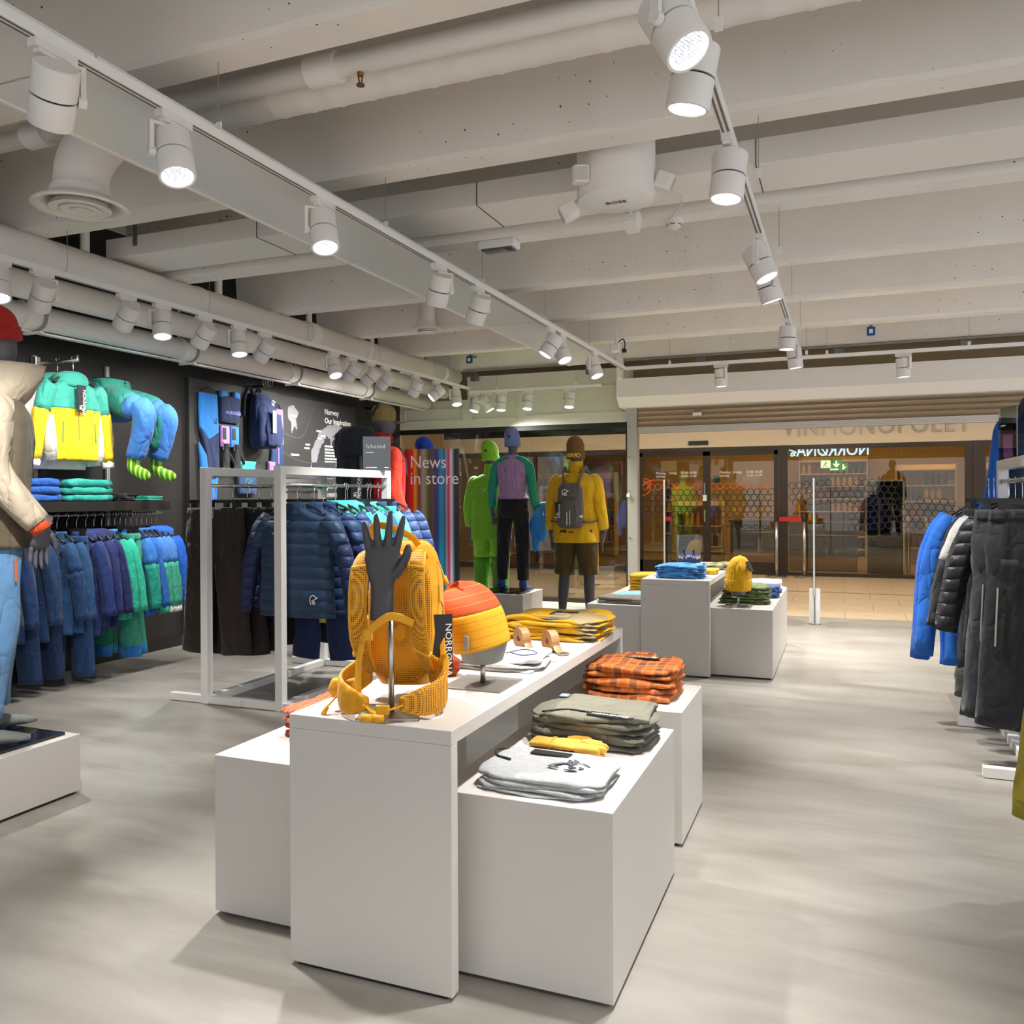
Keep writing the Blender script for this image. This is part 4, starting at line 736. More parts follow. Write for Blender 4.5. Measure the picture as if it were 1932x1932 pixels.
jacket('dark blue fleece jacket between navy and teal trousers on the puffer rack', (-3.11, 4.97, RZ1), .04, .5, .62, .10, '#2f4c74', seed=17, group=G1)
jacket('pale teal shell jacket behind the navy trousers on the puffer rack', (-3.07, 5.03, RZ1), .05, .52, .62, .09, '#57c5ae', seed=18, group=G1)
pants('bright teal trousers clipped near the far end of the puffer rack', (-3.10, 5.12, RZ1), .02, .42, .85, '#35b9a3', seed=19, group=G1)
jacket('blue padded jacket near the end of the puffer rack', (-3.09, 5.21, RZ1), .04, .5, .60, .10, '#314b7c', quilt=.06, seed=20, group=G1)
jacket('blue padded jacket last on the puffer rack', (-3.07, 5.32, RZ1), .05, .5, .60, .10, '#2a4474', quilt=.06, seed=21, group=G1)
pants('navy trousers hanging below the yellow hem on the puffer rack', (-3.16, 4.63, RZ1-.06), 0, .40, .92, '#1f2d55', seed=22, group=G1)
# ---- rack 2: brown trousers
G2 = 'dark trousers on the brown trouser rack'
for k, (dy, dx, c, L, lab) in enumerate([(.13, -.02, '#2c221c', .93, 'dark brown trousers nearest on the trouser rack'), (.25, .02, '#241d1a', .95, 'black brown trousers second on the trouser rack'), (.36, .05, '#1f1b1b', .94, 'black trousers third on the trouser rack'), (.47, .06, '#1c1a1c', .92, 'black trousers fourth on the trouser rack'), (.60, .06, '#1d1c1f', .92, 'black trousers fifth on the trouser rack'), (.73, .08, '#191919', .93, 'black trousers sixth on the trouser rack'), (.9, .08, '#8a7448', .9, 'khaki trousers deep in the trouser rack'), (1.05, .08, '#6f6444', .9, 'olive trousers last on the trouser rack')]):
    pants(lab, (-3.755+dx, 4.193+dy, RZ1), .02*k, .46, L, c, seed=30+k, group=G2, legw=.115)
# ---- rack 3 behind
G3 = 'clothes on the crosswise rack'
for k, c in enumerate(('#20242c', '#262a33', '#1d2027')): jacket('dark jacket on the crosswise rack, '+nth(k)+' from the wall', (-4.6+.18*k, 6.3, 1.345), PI/2, .48, .66, .1, c, seed=40+k, group=G3)
# ---- wall rail (x -5.14, z 1.15): garments reach out from the wall
GW = 'blue and teal clothes on the wall rail'
WR = [  # y, kind, kwargs
 (3.62, 'j', dict(c='#1d3a63', L=.70)), (3.72, 'j', dict(c='#20406b', L=.72)), (3.83, 'j', dict(c='#1f3a66', L=.66)), (3.94, 'p', dict(c='#1f3558')),
 (4.02, 'j', dict(c='#1c3a62', L=.68)), (4.11, 'p', dict(c='#1a3055')), (4.20, 'j', dict(c='#274d78', L=.66, lo='#1d3d69')), (4.28, 'j', dict(c='#294f7c', L=.66)),
 (4.36, 'p', dict(c='#2a4b78', L=.98)), (4.44, 'j', dict(c='#2a3a76', L=.70, hood=1)), (4.52, 'j', dict(c='#232f66', L=.66, hood=1)), (4.59, 'j', dict(c='#202a60', L=.66, hood=1)),
 (4.66, 'j', dict(c='#2fb79a', yoke='#4b93d6', L=.62)), (4.72, 'j', dict(c='#33bd9e', yoke='#4b93d6', L=.62)), (4.78, 'p', dict(c='#3f9d86', low='#3f9d86', cuff='#2f7fd0', L=.92)), (4.83, 'p', dict(c='#4aa890', cuff='#2f86d8', L=.90)),
 (4.885, 'j', dict(c='#2f6fc0', sl='#3f7fd0', lo='#25a08c', L=.62)), (4.935, 'j', dict(c='#2f70c4', sl='#2d6cc0', L=.62, cuff='#2aa389')), (4.99, 'j', dict(c='#3f7cc8', sl='#4b86cf', lo='#3fae93', cuff='#e8e6e0', L=.60)), (5.04, 'j', dict(c='#4582cc', sl='#4b86cf', lo='#45b096', cuff='#e8e6e0', L=.60)),
 (5.09, 'j', dict(c='#3a74c2', sl='#4b86cf', lo='#3fa88f', cuff='#e8e6e0', L=.60)), (5.14, 'j', dict(c='#1f62c8', hood=1, L=.60)), (5.19, 'j', dict(c='#1c64d2', hem='#2a9c86', hood=1, L=.62))]
WN = {'#1d3a63': 'dark navy', '#20406b': 'navy', '#1f3a66': 'deep navy', '#1f3558': 'slim navy', '#1c3a62': 'navy zip', '#1a3055': 'black blue', '#274d78': 'steel blue', '#294f7c': 'slate blue', '#2a4b78': 'long slate blue', '#2a3a76': 'indigo hooded', '#232f66': 'dark indigo hooded', '#202a60': 'deep indigo hooded', '#2fb79a': 'mint green', '#33bd9e': 'bright mint green', '#3f9d86': 'green', '#4aa890': 'light green', '#2f6fc0': 'blue', '#2f70c4': 'royal blue', '#3f7cc8': 'sky blue', '#4582cc': 'pale blue', '#3a74c2': 'mid blue', '#1f62c8': 'vivid blue', '#1c64d2': 'brightest blue'}
for k, (y, kd, kw) in enumerate(WR):
    lab = WN[kw['c']]+(' jacket' if kd == 'j' else ' trousers')+' on the wall rail, '+nth(k)+' from the red hatted mannequin'
    if kd == 'j': jacket(lab, (-5.12, y, 1.178), .10, .42, kw.pop('L', .66), .085, seed=60+k, group=GW, SL=.56, out=.07, **kw)
    else: pants(lab, (-5.12, y, 1.178), .08, .38, kw.pop('L', .95), T=.07, seed=60+k, group=GW, **kw)
# ---- right rack (rail x .88, z 1.30)
GR = 'dark clothes on the right hand rack'
RZ = 1.367
pants('black trousers with pale zips, nearest on the right rack', (0.84, 4.42, RZ), -.12, .46, 1.0, '#232326', seed=90, group=GR, zip_='#b9b2a8', legw=.12, T=.10)
pants('charcoal trousers second on the right rack', (0.80, 4.56, RZ), -.12, .46, 1.0, '#2f3136', seed=91, group=GR, zip_='#b9b2a8', legw=.12, T=.10)
jacket('black down jacket on the right rack', (0.80, 4.68, RZ), -.12, .46, .70, .11, '#1e1f23', quilt=.06, seed=92, group=GR, out=.1)
jacket('black jacket with a pale grey sleeve on the right rack', (0.79, 4.80, RZ), -.12, .48, .72, .11, '#202125', sl='#b5b4b1', lo='#1d1e22', low=.6, seed=93, group=GR, out=.11)
pants('grey trousers behind the black jackets on the right rack', (0.78, 4.91, RZ), -.1, .44, .98, '#3a3b40', low='#4b4f48', frac=.8, seed=94, group=GR)
jacket('black shell jacket near the far end of the right rack', (0.79, 5.0, RZ), -.1, .46, .68, .10, '#232428', seed=95, group=GR)
jacket('blue rain jacket on the right rack', (0.74, 5.10, RZ), -.1, .50, .82, .10, '#2b6fd0', seed=96, group=GR, out=.09, SL=.8)
jacket('bright blue rain jacket last on the right rack', (0.73, 5.20, RZ), -.1, .50, .86, .10, '#1f66d6', seed=97, group=GR, out=.09, SL=.84)
pants('mustard yellow trousers hanging at the right edge', (.735, 3.05, 1.25), -.12, .40, .84, '#a89a2e', seed=98, cuff='#8f8428', hang=True)
rack('white frame rack just beyond the right edge holding mustard trousers', .745, 2.3, 3.2, 1.365, foot=(-.08, .25))
# ================================================================ MANNEQUINS
def hand_geo(curl=.5, spread=.10, L=1.0, wrist=.05, side=1):
    """hand hanging from the wrist at the origin, fingers to -z, thumb to +x*side, palm normal -y"""
    g = MB(); g.sweep([(0, 0, wrist), (0, 0, .0), (0, 0, -.03), (0, .0, -.07), (0, 0, -.098)], [(.027, .022), (.026, .019), (.036, .017), (.043, .0155), (.040, .012)], 16, p=2.6)
    for k, (x, ln) in enumerate(((.031, .072), (.0105, .082), (-.0105, .077), (-.031, .06))):
        a0 = -spread*(k-1.5)*.8; P = [np.array((x*side, 0, -.088))]; a = .0; d = ln/4
        for q in range(5):
            a += curl*(.12 if q == 0 else .33)
            P.append(P[-1]+d*np.array((-a0*side*-1*math.cos(a), -math.sin(a), -math.cos(a))))
        g.sweep(P, [.0095, .0098, .0093, .0088, .0080, .0045], 10, ref=(1, 0, 0))
    g.sweep(curve([(.026*side, -.004, -.025), (.045*side, -.010, -.05), (.058*side, -.016, -.078), (.062*side, -.02, -.105)], 7), [.014, .0135, .012, .011, .0105, .0095, .005], 10, ref=(0, 1, 0))
    return g
HANDS = {s: hand_geo(.45, .06, side=s).mesh('hand', True) for s in (-1, 1)}
TORSO = [(.86, .14, .105, 0, 0), (.95, .165, .115, 0, .005), (1.05, .155, .105, 0, 0), (1.13, .14, .098, 0, -.004), (1.3, .165, .118, 0, -.008), (1.41, .178, .115, 0, 0), (1.47, .165, .095, 0, .004), (1.52, .10, .07, 0, .008), (1.555, .058, .06, 0, .004), (1.64, .050, .055, 0, -.008)]
def limb_arm(s, bend=.0): return [(s*.135, .005, 1.47), (s*.195, .006, 1.425), (s*.218, .01, 1.34), (s*.245, .022, 1.18), (s*.262, -.02-bend, 1.03), (s*.272, -.055-bend*2, .92)]
def limb_leg(s, st=0.0): return [(s*.090, 0, .93), (s*.112, -.006-st*.3, .72), (s*.126, -.014-st*.6, .50), (s*.136, .012-st, .28), (s*.142, .018-st*1.2, .085)]
def headgeo(g): 
    R = []; th = np.linspace(0, 2*PI, 24, endpoint=False)
    for u in np.linspace(-1, 1, 15):
        a = math.sqrt(max(0, 1-u*u)); w = .074*a*(1 if u > 0 else 1-.18*(-u)); d = .097*a
        R.append(np.stack([w*np.cos(th)*1.0, -.012-.012*(u < 0)*(-u)+d*np.sin(th), np.full(24, 1.725+.125*u)], 1))
    g.loft(R)
def mannequin(label, loc, rz, Ht=1.85, bend=0.0, vox=.014, st=.0, hands=(1, -1), feet=True, head=True, mform=None):
    t = thing('mannequin', label, 'mannequin', loc, rz); s = Ht/1.85; t.scale = (s, s, s); mm = mform or MFORM
    g = MB(); g.loft(rings_z(TORSO, 28, None, 2.2, 26))
    if head: headgeo(g)
    for q in (-1, 1):
        g.sweep(curve(limb_arm(q, bend), 14), [lerp(.050, .028, (i/13)**.8) for i in range(14)], 14); sg_ = st if q > 0 else -st
        g.sweep(curve(limb_leg(q, sg_), 16), [(.088, .084), .086, .084, .08, .074, .066, .06, .056, .056, .056, .054, .05, .046, .041, .037, .036], 16)
        f = np.array(limb_leg(q, sg_)[-1]); g.sweep(curve([f+(0, .045, -.05), f+(0, .01, -.045), f+(q*.008, -.08, -.055), f+(q*.016, -.165, -.068)], 9), [(.026, .03), (.033, .036), (.034, .035), (.036, .03), (.039, .026), (.041, .022), (.041, .018), (.036, .014), (.022, .009)], 14, ref=(0, 0, 1))
    ob('body', g, mm, t, remesh=vox)
    for q in hands:
        w = limb_arm(q, bend)[-1]; ob('hand', HANDS[-q], mm, t, loc=(w[0], w[1], w[2]+.01), rot=(.25+bend*3, 0, q*1.25))
    return t
def top_shell(t, c, fit=1.2, hem=.80, sl=None, lo=None, cuff=None, yoke=None, collar=.06, seed=0, vest=False, puff=0, hood=0, m=None, sidec=None, end=.93, ylow=1.32, lowk=.5, bend=0.0):
    mc = m or (quiltcloth(c, puff) if puff else cloth(c)); tab = [(z, a*fit+.008, b*fit+.008, cx, cy) for z, a, b, cx, cy in TORSO if z < 1.55]; tab[-1] = (1.525, .085*min(fit, 1.1), .075*min(fit, 1.1), 0, .006)
    tab = [(hem, tab[0][1]*1.12+.02, tab[0][2]*1.12+.02, 0, 0)]+[r for r in tab if r[0] > hem+.04]
    # a straighter waist for loose jackets
    if fit > 1.12: tab = [(z, max(a, .178*(1 if z < 1.45 else 0)*fit), max(b, .118*(1 if z < 1.45 else 0)*fit), cx, cy) for z, a, b, cx, cy in tab]
    R = rings_z(tab, 36, wobf(seed, .028 if fit > 1.12 else .01), 2.3, 34, 0)
    if yoke:
        k = [i for i, r in enumerate(R) if r[0][2] <= ylow][-1]; ob('jacket_body', MB().loft(R[:k+1]), mc, t, True); ob('jacket_yoke', MB().loft(R[k:]), cloth(yoke), t, True)
    else: ob('jacket_body', MB().loft(R), mc, t, True)
    if not vest:
        for q in (-1, 1):
            P = curve(limb_arm(q, bend), 20); r0, r1 = .064*fit, .041*fit; rad = [lerp(r0, r1, i/19)*(.5, .78, .93)[i] if i < 3 else lerp(r0, r1, i/19) for i in range(20)]
            if puff: rad = [r*(.9+.16*abs(math.sin(PI*i/2.4))) for i, r in enumerate(rad)]
            w2 = wobf(seed+q, .05 if fit > 1.12 else .02); n_ = int(20*end)
            ms = cloth(sl) if sl else mc
            if lo: k = int(n_*lowk); ob('sleeve', MB().sweep(P[:k+1], rad[:k+1], 18, wob=w2), ms, t, True); ob('lower_sleeve', MB().sweep(P[k:n_], rad[k:n_], 18, wob=w2), cloth(lo), t, True)
            else: ob('sleeve', MB().sweep(P[:n_], rad[:n_], 18, wob=w2), ms, t, True)
            if cuff: ob('cuff', MB().sweep(P[n_-2:], [r*1.04 for r in rad[n_-2:]], 18), cloth(cuff), t, True)
    if collar: ob('collar', MB().loft(rings_z([(1.49, .10, .085, 0, .006), (1.53, .075, .072, 0, .004), (1.54+collar, .070, .070, 0, -.004)], 22, None, 2.1, 7)), cloth(yoke or c) if not m else mc, t, True)
    if hood:
        g = MB(); g.loft(rings_z([(1.42, .10, .05, 0, .11), (1.48, .15, .10, 0, .075), (1.545, .15, .115, 0, .055), (1.60, .125, .10, 0, .045), (1.625, .09, .08, 0, .03)], 26, wobf(seed+9, .05), 2.1, 12)); ob('hood', g, cloth(yoke or c) if not m else mc, t, True)
    return mc
def bot_shell(t, c, fit=1.2, low=None, frac=.5, end=1.0, seed=0, st=0.0, top_z=1.02, cuff=None):
    mc = cloth(c); tab = [(z, a*fit+.006, b*fit+.006, cx, cy) for z, a, b, cx, cy in TORSO if z <= 1.1]; tab = [(.84, .13*fit, .095*fit, 0, 0)]+tab
    tab = [r for r in tab if r[0] <= top_z]+[(top_z, .158*fit, .108*fit, 0, 0)]
    ob('trouser_top', MB().loft(rings_z(tab, 30, wobf(seed, .02), 2.3, 10)), mc, t, True)
    for q in (-1, 1):
        sg_ = st if q > 0 else -st; P = curve(limb_leg(q, sg_), 22); rad = [lerp(.094, .058, (i/21)**.8)*fit for i in range(22)]; n_ = max(3, int(22*end)); w2 = wobf(seed+q+2, .045 if fit > 1.1 else .012)
        if low: k = int(n_*frac); ob('trouser_leg', MB().sweep(P[:k+1], rad[:k+1], 18, wob=w2), mc, t, True); ob('lower_leg', MB().sweep(P[k:n_], rad[k:n_], 18, wob=w2), cloth(low), t, True)
        else: ob('trouser_leg', MB().sweep(P[:n_], rad[:n_], 18, wob=w2), mc, t, True)
def beanie_geo(g, c, r=.092, h=.21, slouch=(0, 0), N_=16, rib=0):
    th = np.linspace(0, 2*PI, 40, endpoint=False); R = []
    for i in range(N_):
        u = i/(N_-1); k = math.sqrt(max(0.0004, 1-((u-.42)/.58)**2.5)) if u > .42 else 1-.04*(1-u/.42)
        rr = r*k*(1+(rib*np.cos(th*20)*.5 if rib else 0)+.07*u*u*np.sin(3*th+1)+.03*u*np.sin(5*th)); R.append(np.stack([c[0]+rr*np.cos(th)*.93+slouch[0]*u*u, c[1]+rr*np.sin(th)*1.14+slouch[1]*u*u, c[2]+h*u+0*th], 1))
    g.loft(R); return R
def beanie(label, base, rz, hexc, parent_scale=1.0, band=None, word=None, wordcol='#e0b52a', slouch=(0, .02), h=.20, tagged=True, r=.092, tilt=0):
    t = thing('beanie', label, 'hat', base, rz); t.scale = (parent_scale,)*3; t.rotation_euler = (tilt, 0, rz); g = MB(); beanie_geo(g, (0, 0, 0), r, h, slouch); ob('crown', g, cloth(hexc), t, True)
    th = np.linspace(0, 2*PI, 36, endpoint=False); g = MB(); g.loft([np.stack([rr*.93*np.cos(th), rr*1.14*np.sin(th), np.full(36, z)], 1) for rr, z in ((r*.98, -.004), (r*1.035, 0), (r*1.035, .05), (r*1.0, .054))]); ob('band', g, cloth(band or hexc), t, True)
    if word:
        for i, ch in enumerate(word):
            a = PI/2+(.16*(len(word)-1)/2-.16*i)*1.9; R_ = 1.05*r; p = (R_*.93*math.cos(a), R_*1.14*math.sin(a)+.002, .012); text('lettering', ch, .05, frame(p, (math.sin(a), -math.cos(a), 0), (0, 0, 1)) if False else frame(p, (-math.sin(a)*-1*-1, math.cos(a), 0), (0, 0, 1)) if False else frame((p[0], p[1], p[2]), (math.cos(a-PI/2)*-1, math.sin(a-PI/2)*-1, 0), (0, 0, 1)), mat('word '+wordcol, wordcol, .7), t, 'CENTER', ex=.002, bold=.001)
    if tagged: ob('price_tag', bx(-.015, .015, -.003, .003, -.07, 0), TAGM, t, loc=(.02, r*1.08, h*.72), rot=(.2, .3, 0))
    return t
RX = math.radians
# M1: beige shell jacket, red hat, at the left edge
M1P, M1R = (-3.395, 2.51, .275), RX(150)
m1 = mannequin('mannequin in beige jacket and pale blue trousers at the left edge', M1P, M1R, 1.80, .055, vox=.012, st=.03)
top_shell(m1, '#5d5443', 1.28, .84, sl='#b3a690', collar=.0, seed=3, hood=0, bend=.055, end=.97)
ob('hood', MB().loft(rings_z([(1.38, .15, .06, 0, .09), (1.46, .19, .15, 0, .03), (1.54, .17, .165, 0, -.01), (1.60, .135, .17, 0, -.035), (1.65, .11, .165, 0, -.05)], 30, wobf(8, .05), 2.1, 14)), cloth('#b3a690'), m1, True)
ob('jacket_label', bx(-.012, .012, -.178, -.174, 1.0, 1.06), TEXTW, m1, rot=(0, 0, -PI/2))
bot_shell(m1, '#5f89b2', 1.30, top_z=.91, seed=5, st=.03, end=.97)
for q in (-1, 1):
    ob('cuff_trim', MB().sweep(curve(limb_arm(q, .055), 20)[18:20], [.048, .046], 16), cloth('#c2491c'), m1, True)
    f = np.array(limb_leg(q, .03*q)[-1]); ob('sock', MB().sweep(curve([f+(0, .01, .05), f+(0, .012, .0), f+(0, .0, -.035), f+(q*.008, -.08, -.05), f+(q*.016, -.18, -.066)], 14), [(.042, .045), (.043, .047), (.043, .05), (.044, .05), (.043, .048), (.042, .044), (.042, .04), (.043, .035), (.044, .032), (.045, .029), (.046, .026), (.044, .022), (.038, .017), (.02, .01)], 16, ref=(0, .3, 1)), cloth('#6f736d'), m1, True)
    ob('pocket_zip', MB().sweep([(q*.2, -.07, .80), (q*.205, -.07, .70)], .005, 6), mat('orange zip', '#c0632b', .5), m1)
beanie('deep red knitted beanie on the mannequin in the beige jacket', (M1P[0]+.02, M1P[1]+.0, M1P[2]+1.70), M1R, '#a3180f', 1.0, slouch=(0, .03), h=.165, tagged=False, r=.098, tilt=-.12)
ob('glass_base', bx(-3.72+3.4615, -3.19+3.4615, 2.2-2.294, 2.70-2.294, .261, .273), mat('black glass', '#1c1f20', .06), pm1)
# M2: red jacket, black backpack, tan cap
plinth('display_plinth', 'white plinth under the red jacket mannequin', -3.60, -3.02, 5.56, 6.12, .24)
M2P, M2R = (-3.41, 5.84, .24), RX(143)
m2 = mannequin('mannequin in red jacket wearing a black backpack behind the racks', M2P, M2R, 1.78)
top_shell(m2, '#c2181b', 1.25, .84, sl='#e8432b', collar=.05, seed=21, hood=1, yoke='#b0151c', ylow=1.38); bot_shell(m2, '#24262c', 1.15, seed=22)
t = thing('backpack', 'large black backpack worn by the red jacket mannequin', 'backpack', (M2P[0], M2P[1], M2P[2]), M2R)
BKC = cloth('#23252b', .35)
ob('body', MB().loft(rings_z([(.86, .13, .09, 0, .24), (.95, .15, .11, 0, .25), (1.2, .155, .12, 0, .255), (1.42, .15, .115, 0, .25), (1.5, .13, .09, 0, .25)], 30, wobf(2, .03), 3, 18)), BKC, t, True)
ob('lid', MB().loft(rings_z([(1.37, .165, .13, 0, .255), (1.45, .17, .15, 0, .25), (1.55, .16, .145, 0, .24), (1.60, .13, .11, 0, .22)], 30, wobf(6, .03), 2.6, 10)), BKC, t, True)
emblem(t, frame((.03, .405, 1.49), (-1, 0, 0), (0, 0, 1)), .08, mat('pink grey print', '#c9aab0', .6))
for q in (-1, 1):
    ob('strap', MB().sweep(curve([(q*.10, .15, 1.42), (q*.105, .06, 1.465), (q*.11, -.05, 1.445), (q*.115, -.11, 1.36), (q*.12, -.125, 1.22)], 20), [(.03, .008)]*20, 8, ref=(1, 0, 0)), BKC, t, True)
    ob('side_strap', MB().sweep([(q*.158, .26, .95), (q*.162, .26, 1.2), (q*.16, .26, 1.4)], [(.004, .012)]*3, 8), mat('grey webbing', '#3b3d44', .6), t)
ob('hip_belt', MB().loft(rings_z([(.93, .235, .185, 0, .02), (1.0, .235, .185, 0, .02)], 30, None, 2.3, 4), cap=False), BKC, t, True)
hangtag(t, (-.165, .30, 1.25), RX(-90), 1.5)
cp = thing('cap', 'tan baseball cap on the red jacket mannequin', 'hat', (M2P[0], M2P[1], M2P[2]+1.655), M2R)
g = MB(); beanie_geo(g, (0, 0, 0), .088, .145, (0, .01)); ob('crown', g, cloth('#8d7647'), cp, True)
ob('brim', MB().loft([np.array([(x, -.085-d*math.sqrt(max(0, 1-(x/.085)**2)), .012-.35*x*x+dz) for x in np.linspace(-.083, .083, 13)]) for d, dz in ((0, 0), (.075, -.012), (.075, -.016), (0, -.005))], cap=False, closed=False), cloth('#8d7647'), cp, True)
ob('price_tag', bx(-.02, .02, -.003, .003, -.1, 0), TAGM, cp, loc=(-.06, .07, .13), rot=(.5, .2, -1.0))
# M3: only its blue beanie shows above the totem
M3P = (-3.62, 6.95, 0)
m3 = mannequin('mannequin hidden behind the rainbow totem', M3P, RX(190), 1.79); top_shell(m3, '#26407c', 1.22, .82, seed=31); bot_shell(m3, '#20242e', 1.2, seed=32)
beanie('bright blue beanie showing above the rainbow totem', (M3P[0], M3P[1], 1.635), RX(190), '#1746b4', 1.0, slouch=(.01, .02), h=.225)
# M4: green outfit
M4P = (-3.56, 8.36, 0); m4 = mannequin('mannequin dressed all in bright green before the window', M4P, RX(178), 1.86, st=.05)
top_shell(m4, '#7fc22c', 1.24, .83, seed=41, collar=.10); bot_shell(m4, '#8cc936', 1.25, low='#559a20', frac=.34, seed=42, st=.05, end=.99)
emblem(m4, frame((.0, .155, 1.36), (-1, 0, 0), (0, 0, 1)), .04, mat('print pale green', '#c9e69a', .6))
beanie('lime green beanie on the green dressed mannequin', (M4P[0], M4P[1], 1.685), RX(178), '#86c62e', 1.05, slouch=(.015, .035), h=.215)
# M5: lilac back, teal sleeves
M5P = (-3.17, 8.02, .335); m5 = mannequin('mannequin with lilac back and teal sleeves on a white plinth', M5P, RX(183), 1.63, st=.03)
top_shell(m5, '#a684ad', 1.06, 1.06, sl='#22967a', collar=.03, seed=51); bot_shell(m5, '#17171c', 1.10, seed=52, st=.03, top_z=1.10, end=.96)
for q in (-1, 1):
    ob('shoulder', MB().sweep(curve([(q*.05, .02, 1.52), (q*.12, .01, 1.495), (q*.185, .005, 1.44)], 8), [.045, .05, .055, .058, .06, .06, .062, .062], 14), cloth('#22967a'), m5, True)
    f = np.array(limb_leg(q, .03*q)[-1]); ob('shoe_cover', MB().sweep(curve([f+(0, .012, .05), f+(0, .02, -.02), f+(0, -.0, -.045), f+(q*.008, -.08, -.055), f+(q*.016, -.18, -.07)], 12), [(.04, .044), (.042, .046), (.043, .05), (.044, .05), (.043, .047), (.042, .042), (.043, .037), (.044, .032), (.046, .028), (.045, .024), (.038, .018), (.02, .01)], 16, ref=(0, .3, 1)), cloth('#1f4f9e'), m5, True)
beanie('grey blue slouch beanie on the mannequin with lilac back', (M5P[0], M5P[1], M5P[2]+1.475), RX(183), '#6f80ad', .93, slouch=(0, .03), h=.215)
ob('glass_base', bx(-.22, .22, -.22, .22, .321, .333), mat('black glass', '#1c1f20', .06), pm5)
g = MB(); g.loft(rings_z([(.52, .05, .03, .01, 0), (.60, .085, .05, .0, 0), (.72, .09, .055, 0, 0), (.80, .05, .05, 0, 0), (.87, .03, .03, 0, 0)], 24, wobf(7, .12), 2.2, 16)); g.sweep(curve([(.02, 0, .86), (.06, 0, .88), (.1, .0, .82), (.08, 0, .74)], 10), [.03, .04, .045, .045, .045, .045, .045, .04, .035, .02], 14); g.sweep(curve([(-.03, 0, .62), (-.035, 0, .5), (-.02, 0, .42)], 8), [.035, .036, .036, .034, .032, .032, .034, .034], 12)
tag(ob('folded_jacket', g, cloth('#2b84d6'), None, True, loc=(M5P[0]+.27, M5P[1]+.03, M5P[2]-.02), rot=(0, 0, .2)), 'sky blue jacket dangling from the hand of the lilac backed mannequin', 'jacket')
# M6: yellow jacket, brown shorts, grey backpack
M6P = (-2.47, 7.95, 0); m6 = mannequin('mannequin in yellow jacket and brown shorts with grey leggings', M6P, RX(182), 1.85, mform=mat('legging grey', '#45444b', .6))
top_shell(m6, '#d9a90b', 1.27, .84, seed=61, collar=.10, hood=0); bot_shell(m6, '#4a3a14', 1.3, end=.52, seed=62)
ob('side_stripe', MB().sweep([(-.215, 0, .86), (-.222, 0, .7), (-.218, 0, .53)], [(.004, .012)]*3, 8), mat('yellow stripe', '#e0ad14', .6), m6)
ob('legging_seam', MB().sweep([(.155, .03, .34), (.145, .03, .2), (.142, .03, .1)], .004, 6), TEXTW, m6)
beanie('brown beanie with yellow lettering on the yellow jacket mannequin', (M6P[0], M6P[1], 1.665), RX(182), '#6e4d22', 1.04, word='ORRØN', slouch=(0, .01), h=.22, tagged=False, band='#6e4d22')
t = thing('backpack', 'small grey backpack worn by the yellow jacket mannequin', 'backpack', M6P, RX(182)); GB = cloth('#5b5752', .3)
ob('body', MB().loft(rings_z([(.985, .10, .05, 0, .2), (1.02, .125, .065, 0, .205), (1.2, .13, .07, 0, .21), (1.36, .12, .065, 0, .205), (1.42, .09, .045, 0, .2)], 28, wobf(3, .02), 3, 16)), GB, t, True)
ob('front_pocket', MB().loft(rings_z([(1.0, .09, .03, 0, .262), (1.15, .10, .035, 0, .268), (1.27, .09, .03, 0, .262)], 24, None, 3, 8)), GB, t, True)
emblem(t, frame((.03, .279, 1.33), (-1, 0, 0), (0, 0, 1)), .06, TEXTW); ob('reflector', MB().box(-.022, -.016, .30, .304, 1.02, 1.16).box(.006, .012, .30, .304, 1.02, 1.14), TEXTW, t); hangtag(t, (.10, .30, 1.24), PI, 1.0)
for q in (-1, 1):
    ob('strap', MB().sweep(curve([(q*.07, .18, 1.40), (q*.10, .12, 1.53), (q*.11, -.02, 1.56), (q*.12, -.16, 1.42), (q*.15, -.16, 1.2), (q*.18, .05, 1.06)], 22), [(.028, .008)]*22, 8, ref=(1, 0, 0)), GB, t, True)
    ob('hip_wing', MB().sweep(curve([(q*.11, .2, 1.05), (q*.19, .13, 1.04), (q*.235, .0, 1.06)], 8), [(.05, .01), (.048, .01), (.045, .01), (.04, .01), (.032, .01), (.025, .008), (.02, .006), (.012, .005)], 8, ref=(0, 0, 1)), GB, t, True); ob('buckle', bx(q*.12-.012, q*.12+.012, .24, .27, 1.09, 1.11), TEXTW, t)
# M7: navy vest at the right edge
M7P = (1.10, 5.80, .27); plinth('display_plinth', 'white plinth under the navy vest mannequin at right', .75, 1.5, 5.5, 6.15, .27)
m7 = mannequin('mannequin in navy down vest and blue sleeves at the right edge', M7P, RX(186), 1.84); top_shell(m7, '#1c3550', 1.24, .86, seed=71, vest=True, puff=.06, hood=1, yoke='#15263f', ylow=1.40); bot_shell(m7, '#24272e', 1.2, seed=72)
for q in (-1, 1):
    P = curve(limb_arm(q), 20); rad = [lerp(.075, .046, i/19) for i in range(20)]; ob('sleeve', MB().sweep(P[:19], rad[:19], 18, wob=wobf(73+q, .05)), cloth('#1f63c4'), m7, True)
beanie('dark navy beanie on the navy vest mannequin', (M7P[0], M7P[1], M7P[2]+1.70), RX(186), '#16204a', 1.0, slouch=(0, 0), h=.17, tagged=False)
